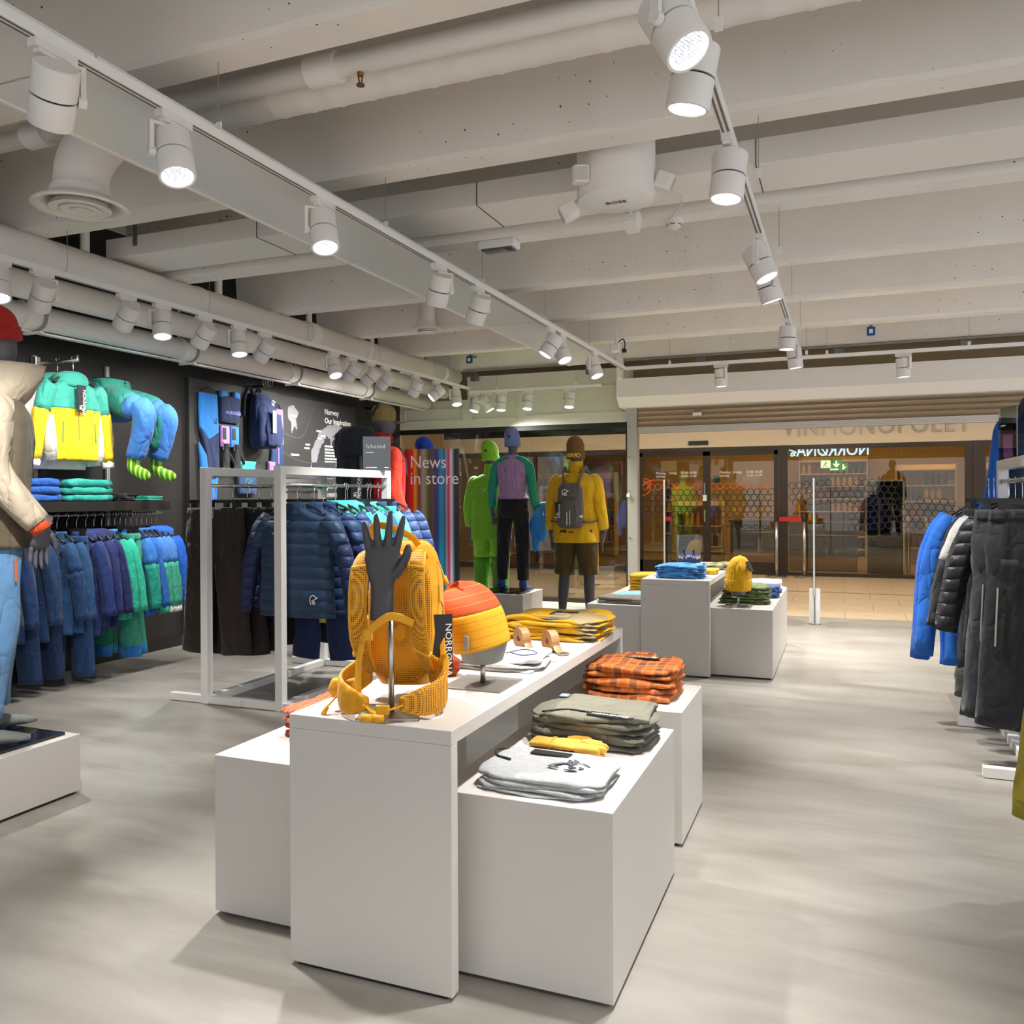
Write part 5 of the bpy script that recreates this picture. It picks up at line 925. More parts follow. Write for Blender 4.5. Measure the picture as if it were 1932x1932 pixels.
# seated leg form on the black wall
t = thing('leg_form', 'seated leg form in green and blue trousers with striped socks on the wall', 'mannequin', (-5.22, 4.84, 2.195), RX(104))
GRN, BLU = cloth('#1f7667'), cloth('#3a73bd')
ob('waist_cap', MB().loft(rings_z([(-.02, .15, .105, 0, 0), (.012, .152, .107, 0, 0)], 28, None, 2.3, 3)), BLACK, t, True)
ob('seat', MB().loft(rings_z([(-.27, .15, .11, 0, -.03), (-.20, .19, .15, 0, -.02), (-.10, .18, .14, 0, 0), (-.0, .16, .115, 0, 0)], 30, wobf(1, .03), 2.3, 14)), GRN, t, True)
ob('seat_base', MB().loft(rings_z([(-.31, .10, .09, 0, -.03), (-.28, .165, .14, 0, -.02), (-.23, .188, .152, 0, -.02)], 30, None, 2.3, 6)), BLU, t, True)
ob('waistband', MB().loft(rings_z([(-.045, .163, .12, 0, 0), (.002, .158, .115, 0, 0)], 28, None, 2.3, 3)), GRN, t, True)
for z in (-.02, -.045): ob('button', MB().cyl((0, -.118, z), (0, -.124, z), .008, n=10), BLACK, t)
SOCK = mat('green sock', '#4c8b25', .8); nd, lk = nodes(SOCK); tc = N(SOCK, 'ShaderNodeTexCoord'); wv = N(SOCK, 'ShaderNodeTexWave', Scale=9.0); wv.bands_direction = 'Y'; lk.new(tc.outputs['Object'], wv.inputs[0]); mr = N(SOCK, 'ShaderNodeMapRange'); mr.inputs[1].default_value = .62; mr.inputs[2].default_value = .68; lk.new(wv.outputs['Fac'], mr.inputs[0]); mx = N(SOCK, 'ShaderNodeMixRGB'); mx.inputs[1].default_value = lin('#4c8b25'); mx.inputs[2].default_value = lin('#b5e84a'); lk.new(mr.outputs[0], mx.inputs[0]); lk.new(mx.outputs[0], nd['Principled BSDF'].inputs['Base Color'])
for q, kx, ky, kz, fx in ((-1, -.17, -.33, -.24, -.165), (1, .145, -.33, -.25, .135)):
    thigh = curve([(q*.085, .0, -.17), (q*.105, -.12, -.175), (kx*.97, -.24, -.20), (kx, ky, kz)], 14)
    ob('upper_thigh', MB().sweep(thigh[:11], [.12, .124, .123, .121, .119, .116, .112, .108, .104, .1, .098], 18, ref=(1, 0, 0), wob=wobf(q, .03)), GRN, t, True); ob('thigh', MB().sweep(thigh[10:], [.098, .095, .09, .082], 18, ref=(1, 0, 0), wob=wobf(q+3, .03)), BLU, t, True)
    shin = curve([(kx, ky+.02, kz+.045), (kx, ky-.045, kz-.03), (kx*.99, ky-.035, kz-.15), (fx, ky+.03, -.60)], 16)
    ob('shin', MB().sweep(shin, [.05, .075, .085, .088, .086, .084, .082, .08, .078, .076, .074, .073, .072, .07, .068, .066], 18, ref=(1, 0, 0), wob=wobf(q+6, .04)), BLU, t, True)
    ob('inner_panel', MB().sweep([np.array(p)+(-q*.03, .03, 0) for p in shin[3:14]], [.06]*11, 14, ref=(1, 0, 0)), GRN, t, True)
    f = np.array(shin[-1]); ob('sock', MB().sweep(curve([f+(0, 0, .03), f+(0, .012, -.06), f+(q*.006, -.03, -.10), f+(q*.02, -.08, -.122), f+(q*.03, -.135, -.136)], 14), [(.044, .044), (.044, .044), (.044, .045), (.045, .047), (.045, .048), (.044, .046), (.042, .042), (.042, .038), (.043, .033), (.044, .03), (.044, .027), (.041, .023), (.034, .018), (.016, .009)], 16, ref=(1, 0, 0)), SOCK, t, True)
ob('wall_mount', bx(-.03, .03, .08, .16, -.2, -.1), STEEL, t)
# hoodie on the face-out arm (faces into the room)
hd = jacket('teal and yellow hooded sweater with white side panels on the wall', (-5.05, 4.36, 2.29), RX(84), .42, .57, .12, '#dcb914', yoke='#2f8a79', sl='#2f8a79', lo='#dcb914', low=.52, cuff='#eceae4', side='#eceae4', hood=1, seed=81, out=.075, SL=.57, name='hoodie')
ob('zip', MB().box(-.003, .003, -.066, -.061, -.70, -.2), mat('zip grey', '#7a8a6a', .5), hd); hangtag(hd, (0, -.09, -.20), .15, 1.35)
emblem(hd, frame((.13, -.066, -.37), (1, 0, 0), (0, 0, 1)), .03, mat('teal print', '#2d8c78', .6))
for q in (-1, 1): ob('pocket_zip', MB().sweep([(q*.12, -.068, -.46), (q*.125, -.068, -.60)], .004, 6), mat('teal print', '#2d8c78', .6), hd)
jacket('white sweater hanging behind the teal yellow hoodie', (-5.20, 4.36, 2.29), RX(84), .42, .63, .10, '#e6e6e2', seed=82, out=.07, name='sweater', yoke='#2f8a79', hood=1)
# ================================================================ FOLDED CLOTHES AND SMALL GOODS
def slab(g, w, d, z0, z1, seed, ox=0, oy=0, rot=0, amp=.006, p=5.0, n=40, droop=.0):
    """a soft folded layer: rounded slab with uneven surface"""
    r = random.Random(seed); ph = [r.uniform(0, 6.28) for _ in range(6)]; th = np.linspace(0, 2*PI, n, endpoint=False); ct, st = np.cos(th), np.sin(th)
    X = np.sign(ct)*np.abs(ct)**(2/p); Y = np.sign(st)*np.abs(st)**(2/p); R = []; h = z1-z0
    prof = [(0.0, .02), (.80, .0), (.955, .06), (1.0, .3), (1.005, .5), (1.0, .7), (.96, .93), (.85, 1.0), (.5, 1.0), (.02, 1.0)]
    for q, (k, u) in enumerate(prof):
        x = X*w/2*k; y = Y*d/2*k
        e = amp*(np.sin(5*th+ph[0]+q*.3)+.6*np.sin(9*th+ph[1])+.4*np.sin(14*th+ph[5]))*(1 if .9 < k else .25)
        x = x+e*ct; y = y+e*st; z = z0+h*u+(amp*.55*(np.sin(x*26+ph[2])+np.sin(y*31+x*14+ph[3])) if u > .3 else 0)*np.ones(n)
        if droop: z = z-droop*np.abs(X*k)**4*u
        c, s_ = math.cos(rot), math.sin(rot); R.append(np.stack([ox+x*c-y*s_, oy+x*s_+y*c, z], 1))
    g.loft(R)
def folded(name, label, cat, loc, rz, w, d, h, m, seed, layers=3, group=None, amp=.005, droop=0):
    t = thing(name, label, cat, loc, rz, group); r = random.Random(seed)
    for k in range(layers):
        g = MB(); z0 = h*k/layers; z1 = h*(k+1)/layers+.002
        slab(g, w*r.uniform(.96, 1.01), d*r.uniform(.96, 1.01), z0, z1, seed*7+k, r.uniform(-.006, .006), r.uniform(-.006, .006), r.uniform(-.02, .02), amp, droop=droop)
        ob('fold', g, m, t, True)
    return t
def collar_open(t, z, y, m, w=.085):
    g = MB(); th = np.linspace(0, 2*PI, 24, endpoint=False)
    g.loft([np.stack([a*np.cos(th), y+b*np.sin(th)+.01*np.sin(3*th), np.full(24, zz)], 1) for a, b, zz in ((w, .05, z-.004), (w*1.04, .054, z+.010), (w*.9, .044, z+.016), (w*.78, .036, z+.006))], cap=False); ob('collar', g, m, t, True)
    ob('neck_lining', MB().lathe([(w*.8, 0), (.002, -.001)], 20, (0, y, z+.004), cap=False), cloth('#8f8d88'), t)
def flat_tag(t, loc, rz, L=.15, w=.05, word=True):
    o = ob('price_tag', bx(0, L, -w/2, w/2, 0, .003), TAGM, t, loc=loc, rot=(0, 0, rz))
    if word: text('tag_print', 'NORRØNA', w*.5, frame((.012, -w*.16, .0032), (1, 0, 0), (0, 1, 0)), TEXTW, o, ex=.0002); emblem(o, frame((L*.86, 0, .0033), (1, 0, 0), (0, 1, 0)), w*.6, TEXTW, 'tag_emblem')
    return o
# ---- plinth B: grey shirts, gloves, olive trousers
GREYT = mat('grey melange', '#a3a4a4', .85, var=.10, vscale=90, bump=.35, bscale=14, bdist=.02)
PB = .4985
folded('folded_shirt', 'lower grey melange shirt under the printed one on the nearest plinth', 'shirt', (-.78, 2.232, PB), .03, .36, .29, .016, GREYT, 3, 2)
t = folded('folded_shirt', 'grey melange shirt with dark printed mark on the nearest plinth', 'shirt', (-.775, 2.235, PB+.017), .0, .36, .285, .024, GREYT, 5, 2)
PRN = mat('charcoal print', '#4a5058', .7)
def strokes(t, pts, ox, oy, s, z, w):
    g = MB(); P = curve([(ox+x*s, oy+y*s, z) for x, y in pts], 14); g.sweep(P, [(w*math.sin(PI*(i+.8)/15)+.0008, .0009) for i in range(14)], 6, ref=(0, 0, 1)); ob('printed_mark', g, PRN, t, True)
for pts, w in (([(-.5, -.35), (-.3, -.1), (.0, .15), (.15, .12)], .006), ([(-.5, -.35), (-.25, -.42), (0, -.48)], .005), ([(.1, .6), (.25, .45), (.2, .2), (.4, .05), (.3, -.1)], .007), ([(.3, .7), (.48, .5), (.42, .25), (.6, .1)], .007), ([(.55, .3), (.85, .25), (1.15, -.02)], .007), ([(.35, -.35), (.5, -.2), (.65, -.25)], .005), ([(.75, -.1), (.9, -.25), (.8, -.4)], .005), ([(.25, -.62), (.5, -.55), (.8, -.6)], .006)): strokes(t, pts, .035, .005, .07, .030, w)
ob('neckline', MB().sweep(curve([(-.16, .135, .018), (-.19, .08, .028), (-.17, .02, .029), (-.12, .0, .029)], 12), .004, 8), mat('black cord', '#232323', .6), t, True); flat_tag(t, (-.085, .09, .029), -.06, .12, .035, False)
YL = cloth('#c99a35', .4)
def glove(label, loc, rz, seed, m, thick=.022):
    t = thing('glove', label, 'glove', loc, rz); g = MB(); h = thick
    g.sweep([(-.12, 0, h*.5), (-.06, 0, h*.5), (-.02, 0, h*.52), (.04, 0, h*.5)], [(.040, h*.42), (.036, h*.45), (.045, h*.48), (.047, h*.44)], 18, ref=(0, 0, 1), p=3)
    for k, (y, L) in enumerate(((-.036, .075), (-.012, .09), (.012, .088), (.035, .065))): g.sweep([(.03, y, h*.5), (.03+L*.5, y, h*.5), (.03+L*.9, y, h*.45), (.03+L, y, h*.4)], [.0125, .0125, .0115, .006], 10, ref=(0, 0, 1))
    g.sweep(curve([(-.02, .04, h*.5), (.02, .062, h*.55), (.05, .06, h*.6)], 6), [.013, .0135, .013, .012, .011, .007], 10, ref=(0, 0, 1)); ob('leather', g, m, t, True)
    ob('wrist_strap', MB().sweep([(-.055, -.042, h*.5), (-.055, 0, h*1.0), (-.055, .042, h*.5)], [(.008, .002)]*3, 8, ref=(1, 0, 0)), m, t, True); return t
glove('yellow leather glove lying lower between shirts and trousers', (-.80, 2.465, PB), -.06, 1, YL); glove('yellow leather glove lying on top of its pair', (-.79, 2.470, PB+.022), -.02, 2, YL)
OLV = cloth('#6d6a5b', .5)
for k, lab in enumerate(('bottom folded olive trousers of the nearest stack', 'middle folded olive trousers of the nearest stack', 'top folded olive trousers with black tag')):
    t = folded('folded_trousers', lab, 'trousers', (-.775+.008*k, 2.675-.006*k, PB+.036*k), .02*k-.03, .40-.006*k, .27, .036, OLV, 11+k, 2, 'olive trousers on the nearest plinth', .008, .006)
flat_tag(t, (.0, -.10, .038), -.12, .15, .04); ob('cord', MB().sweep(curve([(-.15, -.12, .036), (-.08, -.09, .042), (.0, -.095, .041)], 10), .003, 6), BLACK, t, True)
ob('waist_label', bx(-.16, -.13, .09, .13, .0365, .038), mat('blue grey label', '#8f9bb0', .6), t)
# ---- plinth C: orange plaid shirts
OP = plaid('orange plaid', '#b85a1c', '#3c3034', '#cf7a2c', 24)
for k, lab in enumerate(('bottom orange plaid flannel shirt of its stack', 'second orange plaid flannel shirt from the bottom', 'third orange plaid flannel shirt from the bottom', 'top orange plaid flannel shirt of its stack')):
    t = folded('folded_shirt', lab, 'shirt', (-.80+.006*(k % 2), 3.335+.006*k, PB+.027*k), .05*(k % 2)-.02, .37, .30, .026 if k < 3 else .045, OP, 21+k, 1 if k < 3 else 2, 'orange plaid shirts', .008, .006)
collar_open(t, .042, .11, OP, .07); flat_tag(t, (-.05, .06, .05), .0, .14, .045)
# ---- plinth L: red plaid
RP = plaid('red plaid', '#c2411f', '#7a4a5a', '#d98a36', 34)
for k, lab in enumerate(('bottom red plaid shirt left of the front table', 'middle red plaid shirt left of the front table', 'top red plaid shirt left of the front table')):
    folded('folded_shirt', lab, 'shirt', (-1.60, 2.46, PB+.025*k), .04*(k-1), .34, .30, .024 if k < 2 else .05, RP, 31+k, 1 if k < 2 else 2, 'red plaid shirts', .007, .02)
# ---- front table
TT = .6975
GL2 = mat('light grey melange', '#bdbdba', .85, var=.10, vscale=90, bump=.35, bscale=14, bdist=.02)
for k, lab in enumerate(('lower light grey folded shirt behind the striped beanie', 'middle light grey folded shirt behind the striped beanie', 'upper light grey folded shirt with coloured print behind the striped beanie')): t = folded('folded_shirt', lab, 'shirt', (-1.155, 2.78+.005*k, TT+.013*k), .04*k-.04, .37, .27, .0125, GL2, 41+k, 1, 'light grey shirts', .008, .004)
ob('print', MB().prism([(-.12, .02), (-.06, .05), (-.04, .0), (-.09, -.03)], .0135, .015), mat('green print', '#4f8f4a', .7), t); ob('print', MB().prism([(-.05, .05), (.0, .05), (-.01, .0)], .0135, .015), mat('blue print', '#3f5fae', .7), t); ob('cord', MB().sweep(curve([(.03, -.02, .017), (.08, .05, .02), (.14, .0, .018), (.10, -.05, .018), (.04, -.01, .018)], 16), .002, 6), mat('navy cord', '#23284a', .6), t, True)
CM = camo('yellow khaki camouflage', '#d9a316', '#a8966e', 9)
for k, lab in enumerate(('bottom yellow khaki patterned shirt on the front table', 'middle yellow khaki patterned shirt on the front table', 'top yellow khaki patterned shirt with black tag on the front table')): t = folded('folded_shirt', lab, 'shirt', (-1.15, 3.45+.004*k, TT+.030*k), .02-.03*k, .43, .34, .029, CM, 51+k, 2, 'yellow patterned shirts', .009, .008)
collar_open(t, .028, -.10, CM, .085); flat_tag(t, (-.02, .0, .034), .3, .10, .04, False); ob('cord', MB().sweep(curve([(-.02, -.14, .03), (0, -.07, .045), (.01, .0, .04)], 10), .003, 6), BLACK, t, True)
LEA = mat('tan leather', '#b08055', .45, var=.08, vscale=12)
for x, y, lab in ((-1.187, 3.094, 'rolled tan leather belt, left of the two'), (-1.062, 3.077, 'rolled tan leather belt, right of the two')):
    t = thing('rolled_belt', lab, 'belt', (x, y, TT+.042), RX(-40), 'rolled leather belts'); g = MB(); n = 150; P = []; 
    for i in range(n): a = i/n*2*PI*5; r_ = .012+.028*i/n; P.append((r_*math.cos(a), 0, r_*math.sin(a)))
    v = []; f = []
    for i in range(n):
        a = i/n*2*PI*5; r_ = .0115+.0285*i/n
        for rr in (r_, r_+.0042):
            for yy in (-.0175, .0175): v.append((rr*math.cos(a), yy, rr*math.sin(a)))
    for i in range(n-1):
        b = i*4; c = b+4; f += [(b, c, c+1, b+1), (b+2, b+3, c+3, c+2), (b, b+2, c+2, c), (b+1, c+1, c+3, b+3)]
    f += [(0, 1, 3, 2), ((n-1)*4, (n-1)*4+2, (n-1)*4+3, (n-1)*4+1)]
    ob('strap', MB().add(v, f), LEA, t, 50); ob('tail', MB().sweep(curve([(.038, 0, -.012), (.055, 0, -.03), (.085, 0, -.038)], 8), [(.002, .0175)]*8, 8, ref=(0, 1, 0)), LEA, t, True); ob('buckle', MB().box(.075, .11, -.02, .02, -.040, -.034), STEEL, t, bevel=.002)
tag(ob('rolled_beanie', MB().loft(rings_z([(0, .045, .03, 0, 0), (.02, .062, .045, 0, 0), (.05, .058, .042, 0, 0), (.072, .03, .022, 0, 0)], 26, wobf(4, .05), 2.2, 12)), mat('orange knit', '#b2481c', .9, var=.2, vscale=60, bump=.9, bscale=60, bdist=.01), None, True, loc=(-1.265, 2.55, TT)), 'small orange knitted hat rolled up behind the yellow backpack', 'hat')
def stand(label, loc, rz, ps, ph, r=.009, m=None, knob=True):
    t = thing('display_stand', label, 'stand', loc, rz); ob('base_plate', bx(-ps/2, ps/2, -ps/2, ps/2, 0, .005), m or STEEL, t, bevel=.001); ob('pole', MB().lathe([(r, .005), (r, ph)], 16), STEEL, t, True)
    if knob: ob('knob', MB().cyl((-.01, 0, .05), (-.032, 0, .05), .005, n=8), STEEL, t); 
    return t
# half head with striped beanie
HS = stand('grey head form on a steel stand with square plate, front table', (-1.08, 2.463, TT), 0, .2, .075, m=mat('dull steel plate', '#8e8981', .45, .7))
HG = mat('head form grey', '#7c7d79', .5); g = MB(); th = np.linspace(0, 2*PI, 36, endpoint=False); R = []
for z, a, b, cy in ((.072, .052, .06, 0), (.078, .063, .072, 0), (.11, .074, .084, 0), (.15, .080, .092, 0), (.18, .074, .086, 0), (.205, .05, .058, 0), (.215, .01, .012, 0)): R.append(np.stack([a*np.cos(th), cy+b*np.sin(th), np.full(36, z)], 1))
ob('head', MB().loft(R), HG, HS, True)
bt = thing('beanie', 'yellow and orange striped beanie on the grey head form', 'hat', (-1.082, 2.463, TT+.122), 0); bt.rotation_euler = (RX(4), RX(-11), RX(-5))
def stripes(name, base, line, n, lo):
    m = mat(name, base, .85, bump=.3, bscale=30, bdist=.008); nd, lk = nodes(m); tc = N(m, 'ShaderNodeTexCoord'); w = N(m, 'ShaderNodeTexWave', Scale=n, Distortion=.15); w.bands_direction = 'Z'; lk.new(tc.outputs['Object'], w.inputs[0])
    r = N(m, 'ShaderNodeMapRange'); r.inputs[1].default_value = lo; r.inputs[2].default_value = lo+.02; lk.new(w.outputs['Fac'], r.inputs[0]); mx = N(m, 'ShaderNodeMixRGB'); mx.inputs[1].default_value = lin(base); mx.inputs[2].default_value = lin(line); lk.new(r.outputs[0], mx.inputs[0]); lk.new(mx.outputs[0], nd['Principled BSDF'].inputs['Base Color']); return m
g = MB(); R = beanie_geo(MB(), (0, 0, 0), .100, .205, (-.045, .0), 26)
for i, r_ in enumerate(R):
    u = i/25
    if u > .6: r_[:, 0] += .012*np.sin(4*th_ if False else 5*np.linspace(0, 2*PI, 40, endpoint=False))*(u-.6)/.4; r_[:, 2] += .014*np.sin(3*np.linspace(0, 2*PI, 40, endpoint=False)+1)*(u-.6)/.4
ob('lower_knit', MB().loft(R[:15]), stripes('yellow striped knit', '#d9980f', '#7a4a14', 12.0, .985), bt, True); ob('upper_knit', MB().loft(R[14:]), stripes('orange striped knit', '#b9481a', '#d9980f', 12.0, .985), bt, True)
ob('woven_label', bx(-.008, .008, -.004, 0, -.0, .045), mat('grey label', '#7b7b7b', .6), bt, loc=(.01, -.118, .012), rot=(-.05, .25, 0)); hangtag(bt, (-.10, -.06, .17), RX(-50), .8)
# backpack on hand form
BP = (-1.175, 2.045, TT); BR = RX(15)
HS2 = stand('grey hand form on a steel stand inside the yellow backpack', BP, RX(21), .17, .27, .008, knob=False)
g = hand_geo(.05, .16, wrist=.085, side=-1); g.tf(Matrix.Translation((-.02, -.02, .355)) @ Matrix.Rotation(RX(-6), 4, 'X') @ Matrix.Rotation(PI, 4, 'Y') @ Matrix.Diagonal((1.2, 1.15, 1.1, 1))); hf = ob('hand', g, mat('hand form grey', '#3d3b3e', .5), HS2, remesh=.0042)
bp = thing('backpack', 'bright yellow hiking backpack shown from the back panel on the front table', 'backpack', (BP[0]-.012, BP[1]+.05, BP[2]), BR); bp.scale = (.88, .95, 1.03)
YP = cloth('#dc9a0d', .35, .6); 
def mesh_mat():
    m = mat('perforated yellow mesh', '#d08a0a', .7); nd, lk = nodes(m); tc = N(m, 'ShaderNodeTexCoord'); mp = N(m, 'ShaderNodeMapping'); mp.inputs['Scale'].default_value = (170, 170, 170); lk.new(tc.outputs['Object'], mp.inputs[0])
    v = N(m, 'ShaderNodeTexVoronoi', Scale=1.0, Randomness=0.0); lk.new(mp.outputs[0], v.inputs['Vector']); r = N(m, 'ShaderNodeMapRange'); r.inputs[1].default_value = .32; r.inputs[2].default_value = .46; lk.new(v.outputs['Distance'], r.inputs[0])
    mx = N(m, 'ShaderNodeMixRGB'); mx.inputs[1].default_value = lin('#6e4306'); mx.inputs[2].default_value = lin('#dc960d'); lk.new(r.outputs[0], mx.inputs[0]); lk.new(mx.outputs[0], nd['Principled BSDF'].inputs['Base Color'])
    b = N(m, 'ShaderNodeBump', Strength=.5, Distance=.002); lk.new(r.outputs[0], b.inputs['Height']); lk.new(b.outputs[0], nd['Principled BSDF'].inputs['Normal']); return m
YM = mesh_mat(); WEB = mat('yellow webbing', '#e0a010', .6, bump=.4, bscale=200, bdist=.001)
# local: back panel faces -y, pack body at +y ; z from table
ob('body', MB().loft(rings_z([(.05, .085, .06, .0, .13), (.09, .115, .085, 0, .135), (.2, .125, .095, 0, .14), (.34, .118, .09, 0, .14), (.42, .10, .075, 0, .135), (.455, .07, .045, 0, .125)], 40, wobf(5, .018), 3.2, 26)), YP, bp, True)
ob('side_pocket', MB().loft(rings_z([(.09, .03, .055, .118, .14), (.16, .034, .06, .122, .14), (.235, .028, .055, .118, .14)], 24, wobf(9, .05), 2.6, 10)), YP, bp, True); ob('side_pocket', MB().loft(rings_z([(.09, .03, .055, -.118, .14), (.16, .034, .06, -.122, .14), (.235, .028, .055, -.118, .14)], 24, wobf(8, .05), 2.6, 10)), YP, bp, True)
ob('front_pocket', MB().loft(rings_z([(.09, .085, .03, 0, .225), (.2, .095, .036, 0, .23), (.31, .08, .03, 0, .222)], 28, wobf(7, .03), 2.8, 10)), YP, bp, True)
g = MB(); g.loft([np.stack([a*np.sign(np.cos(q_))*np.abs(np.cos(q_))**.6, y+0*q_, cz+b*np.sign(np.sin(q_))*np.abs(np.sin(q_))**.6], 1) for q_ in (np.linspace(0, 2*PI, 40, endpoint=False),) for a, b, cz, y in ((.10, .175, .245, .062), (.108, .185, .245, .05), (.10, .175, .245, .042), (.02, .06, .245, .046))]); ob('back_panel', g, YM, bp, True)
def strapribbon(name, pts, w, th_, m, n=26, ref=(1, 0, 0), wt=None):
    P = curve(pts, n); return ob(name, MB().sweep(P, [((th_, (w if wt is None else wt[0]+(wt[1]-wt[0])*i/(n-1))) if False else ((w if wt is None else lerp(wt[0], wt[1], i/(n-1))), th_)) for i in range(n)], 12, ref=ref, p=3), m, bp, True)
for q in (-1, 1):
    pts = [(q*.065, .06, .415), (q*.078, -.02, .43), (q*.09, -.085, .385), (q*.094, -.10, .30), (q*.098, -.075, .20), (q*.098, .0, .12), (q*.10, .05, .095)]
    P = curve(pts, 30); wd = [.028*(1 if i < 19 else 1-.45*(i-19)/11) for i in range(30)]
    rim = MB(); pad = MB()
    def ribbon(g, k, th0, off):
        R_ = []
        for i, c in enumerate(P):
            tq = P[min(i+1, 29)]-P[max(i-1, 0)]; tq = tq/np.linalg.norm(tq); u = np.array((1.0, q*-.25, 0)); u -= tq*u.dot(tq); u /= np.linalg.norm(u); w_ = np.cross(tq, u); a = np.linspace(0, 2*PI, 16, endpoint=False)
            R_.append(c+off*w_+np.outer(wd[i]*k*np.sign(np.cos(a))*np.abs(np.cos(a))**.5, u)+np.outer(th0*np.sin(a), w_))
        g.loft(R_)
    ribbon(pad, .86, .0085, 0); ribbon(rim, 1.05, .005, 0)
    s_ = ob('shoulder_strap', rim, YP, bp, True); ob('strap_mesh', pad, YM, s_, True)
    for k in (9, 21): 
        c = P[k]; tq = P[k+1]-P[k-1]; tq /= np.linalg.norm(tq); u = np.array((1.0, q*-.25, 0)); u -= tq*u.dot(tq); u /= np.linalg.norm(u); w_ = np.cross(tq, u); g = MB(); g.sweep([c-u*.028-tq*.012*q, c+u*.028+tq*.012*q], [(.006, .011)]*2, 8, ref=tuple(w_)); ob('strap_loop', g, WEB, s_)
    P2 = curve([(q*.10, .06, .10), (q*.15, .02, .075), (q*.165, -.06, .06), (q*.12, -.125, .05), (q*.05, -.145, .045)], 16); R_ = []
    g = MB(); g.sweep(P2, [(lerp(.045, .03, i/15)*(1 if i < 13 else .8), .011) for i in range(16)], 14, ref=(0, 0, 1), p=3) if False else None
    for i, c in enumerate(P2):
        tq = P2[min(i+1, 15)]-P2[max(i-1, 0)]; tq /= np.linalg.norm(tq); u = np.array((0, 0, 1.0)); w_ = np.cross(tq, u); w_ /= np.linalg.norm(w_); a = np.linspace(0, 2*PI, 16, endpoint=False); hh = [.042, .045, .047, .048, .048, .048, .047, .046, .045, .044, .042, .04, .036, .03, .024, .018][i]
        R_.append(c+np.outer(hh*np.sign(np.cos(a))*np.abs(np.cos(a))**.6, u)+np.outer(.010*np.sin(a), w_))
    ob('hip_belt', MB().loft(R_), YP if q < 0 else YM, bp, True)
    if q < 0: ob('belt_pocket', MB().loft(rings_z([(.035, .045, .02, -.16, -.03), (.06, .05, .026, -.165, -.03), (.085, .042, .02, -.16, -.03)], 20, wobf(3, .06), 2.5, 8)), YP, bp, True)
strapribbon('belt_webbing', [(-.06, -.145, .045), (-.02, -.15, .02), (.03, -.155, .035), (.06, -.145, .045)], .012, .002, WEB, 18, (0, 0, 1))
ob('buckle', bx(-.02, .022, -.165, -.15, .02, .045), WEB, bp, bevel=.004)
for x in (-.045, -.01): ob('webbing_roll', MB().cyl((x-.018, -.165, .012), (x+.018, -.165, .012), .011, n=14), WEB, bp, True)
strapribbon('sternum_strap', [(-.085, -.105, .20), (-.045, -.125, .235), (-.0, -.13, .265), (.035, -.125, .27), (.085, -.105, .25)], .011, .002, WEB, 20, (0, 1, 0)); ob('sternum_buckle', bx(-.068, -.04, -.125, -.112, .205, .235), WEB, bp, bevel=.004)
strapribbon('adjust_strap', [(-.085, -.08, .205), (-.092, -.10, .14), (-.085, -.125, .07), (-.075, -.135, .03)], .010, .002, WEB, 20, (0, 1, 0))
strapribbon('haul_loop', [(-.075, .03, .46), (-.078, -.0, .50), (-.03, -.02, .505), (.04, .03, .475), (.06, .06, .448)], .010, .003, WEB, 22, (0, 1, 0))
strapribbon('side_webbing', [(.115, .10, .25), (.135, .08, .16), (.14, .05, .09), (.135, .0, .06)], .010, .002, WEB, 16, (0, 1, 0)); strapribbon('loose_strap', [(.135, .02, .12), (.16, -.0, .145), (.165, -.02, .11), (.14, -.03, .07), (.165, -.05, .03), (.14, -.07, .006)], .010, .002, WEB, 20, (0, 1, 0))
for (x, y, z, ex) in ((.11, .13, .40, (.135, .11, .355)), (-.165, -.055, .055, (-.20, -.085, .02))):
    ob('zip_cord', MB().cyl((x, y, z), ex, .0025, n=6), WEB, bp); ob('zip_puller', MB().sweep([ex, (ex[0]+(.012 if x > 0 else -.012), ex[1]-.006, ex[2]-.022)], [.007, .008], 10), WEB, bp, True)
for z in (.44, .40): ob('zip_track', MB().sweep(curve([(-.095, .15, z-.06), (-.07, .20, z), (.0, .215, z+.015), (.07, .20, z), (.10, .15, z-.06)], 18), .003, 6), mat('yellow zip', '#b87d08', .5), bp, True)
hangtag(bp, (.135, .085, .25), RX(22), 1.15)
ob('tag_cord', MB().sweep(curve([(.125, .10, .285), (.135, .09, .27), (.135, .085, .25)], 6), .0015, 5), BLACK, bp)
# ---- far cluster
FT = .6905; LB = cloth('#4a93d8', .7)
for k, lab in enumerate(('bottom sky blue folded jacket on the far table', 'middle sky blue folded jacket on the far table', 'top sky blue folded jacket with dark tag on the far table')): t = folded('folded_jacket', lab, 'jacket', (-1.13, 6.27, FT+.032*k), .03*k, .34, .29, .031, LB, 61+k, 2, 'sky blue jackets', .011, .008)
flat_tag(t, (.02, -.02, .034), .5, .09, .05, False)
folded('folded_shirt', 'yellow folded shirt beside the sky blue jackets', 'shirt', (-1.02, 6.62, FT), .05, .22, .22, .035, cloth('#d9a21b'), 66, 2)
folded('folded_shorts', 'camouflage folded shorts behind the poster on the far table', 'shorts', (-.98, 7.05, FT), .15, .26, .26, .045, camo('olive camo', '#6d6a4a', '#a39c78', 22), 67, 3, None, .012)
EP = .4905; GN = cloth('#5f7040', .6)
for k, lab in enumerate(('bottom olive green trousers under the yellow ribbed beanie', 'middle olive green trousers behind the yellow ribbed beanie', 'top olive green trousers behind the yellow ribbed beanie')): folded('folded_trousers', lab, 'trousers', (-.69, 6.52, EP+.04*k), .03*k, .36-.01*k, .28, .038 if k < 2 else .055, GN, 71+k, 2, 'green trousers on the far plinth', .009, .01)
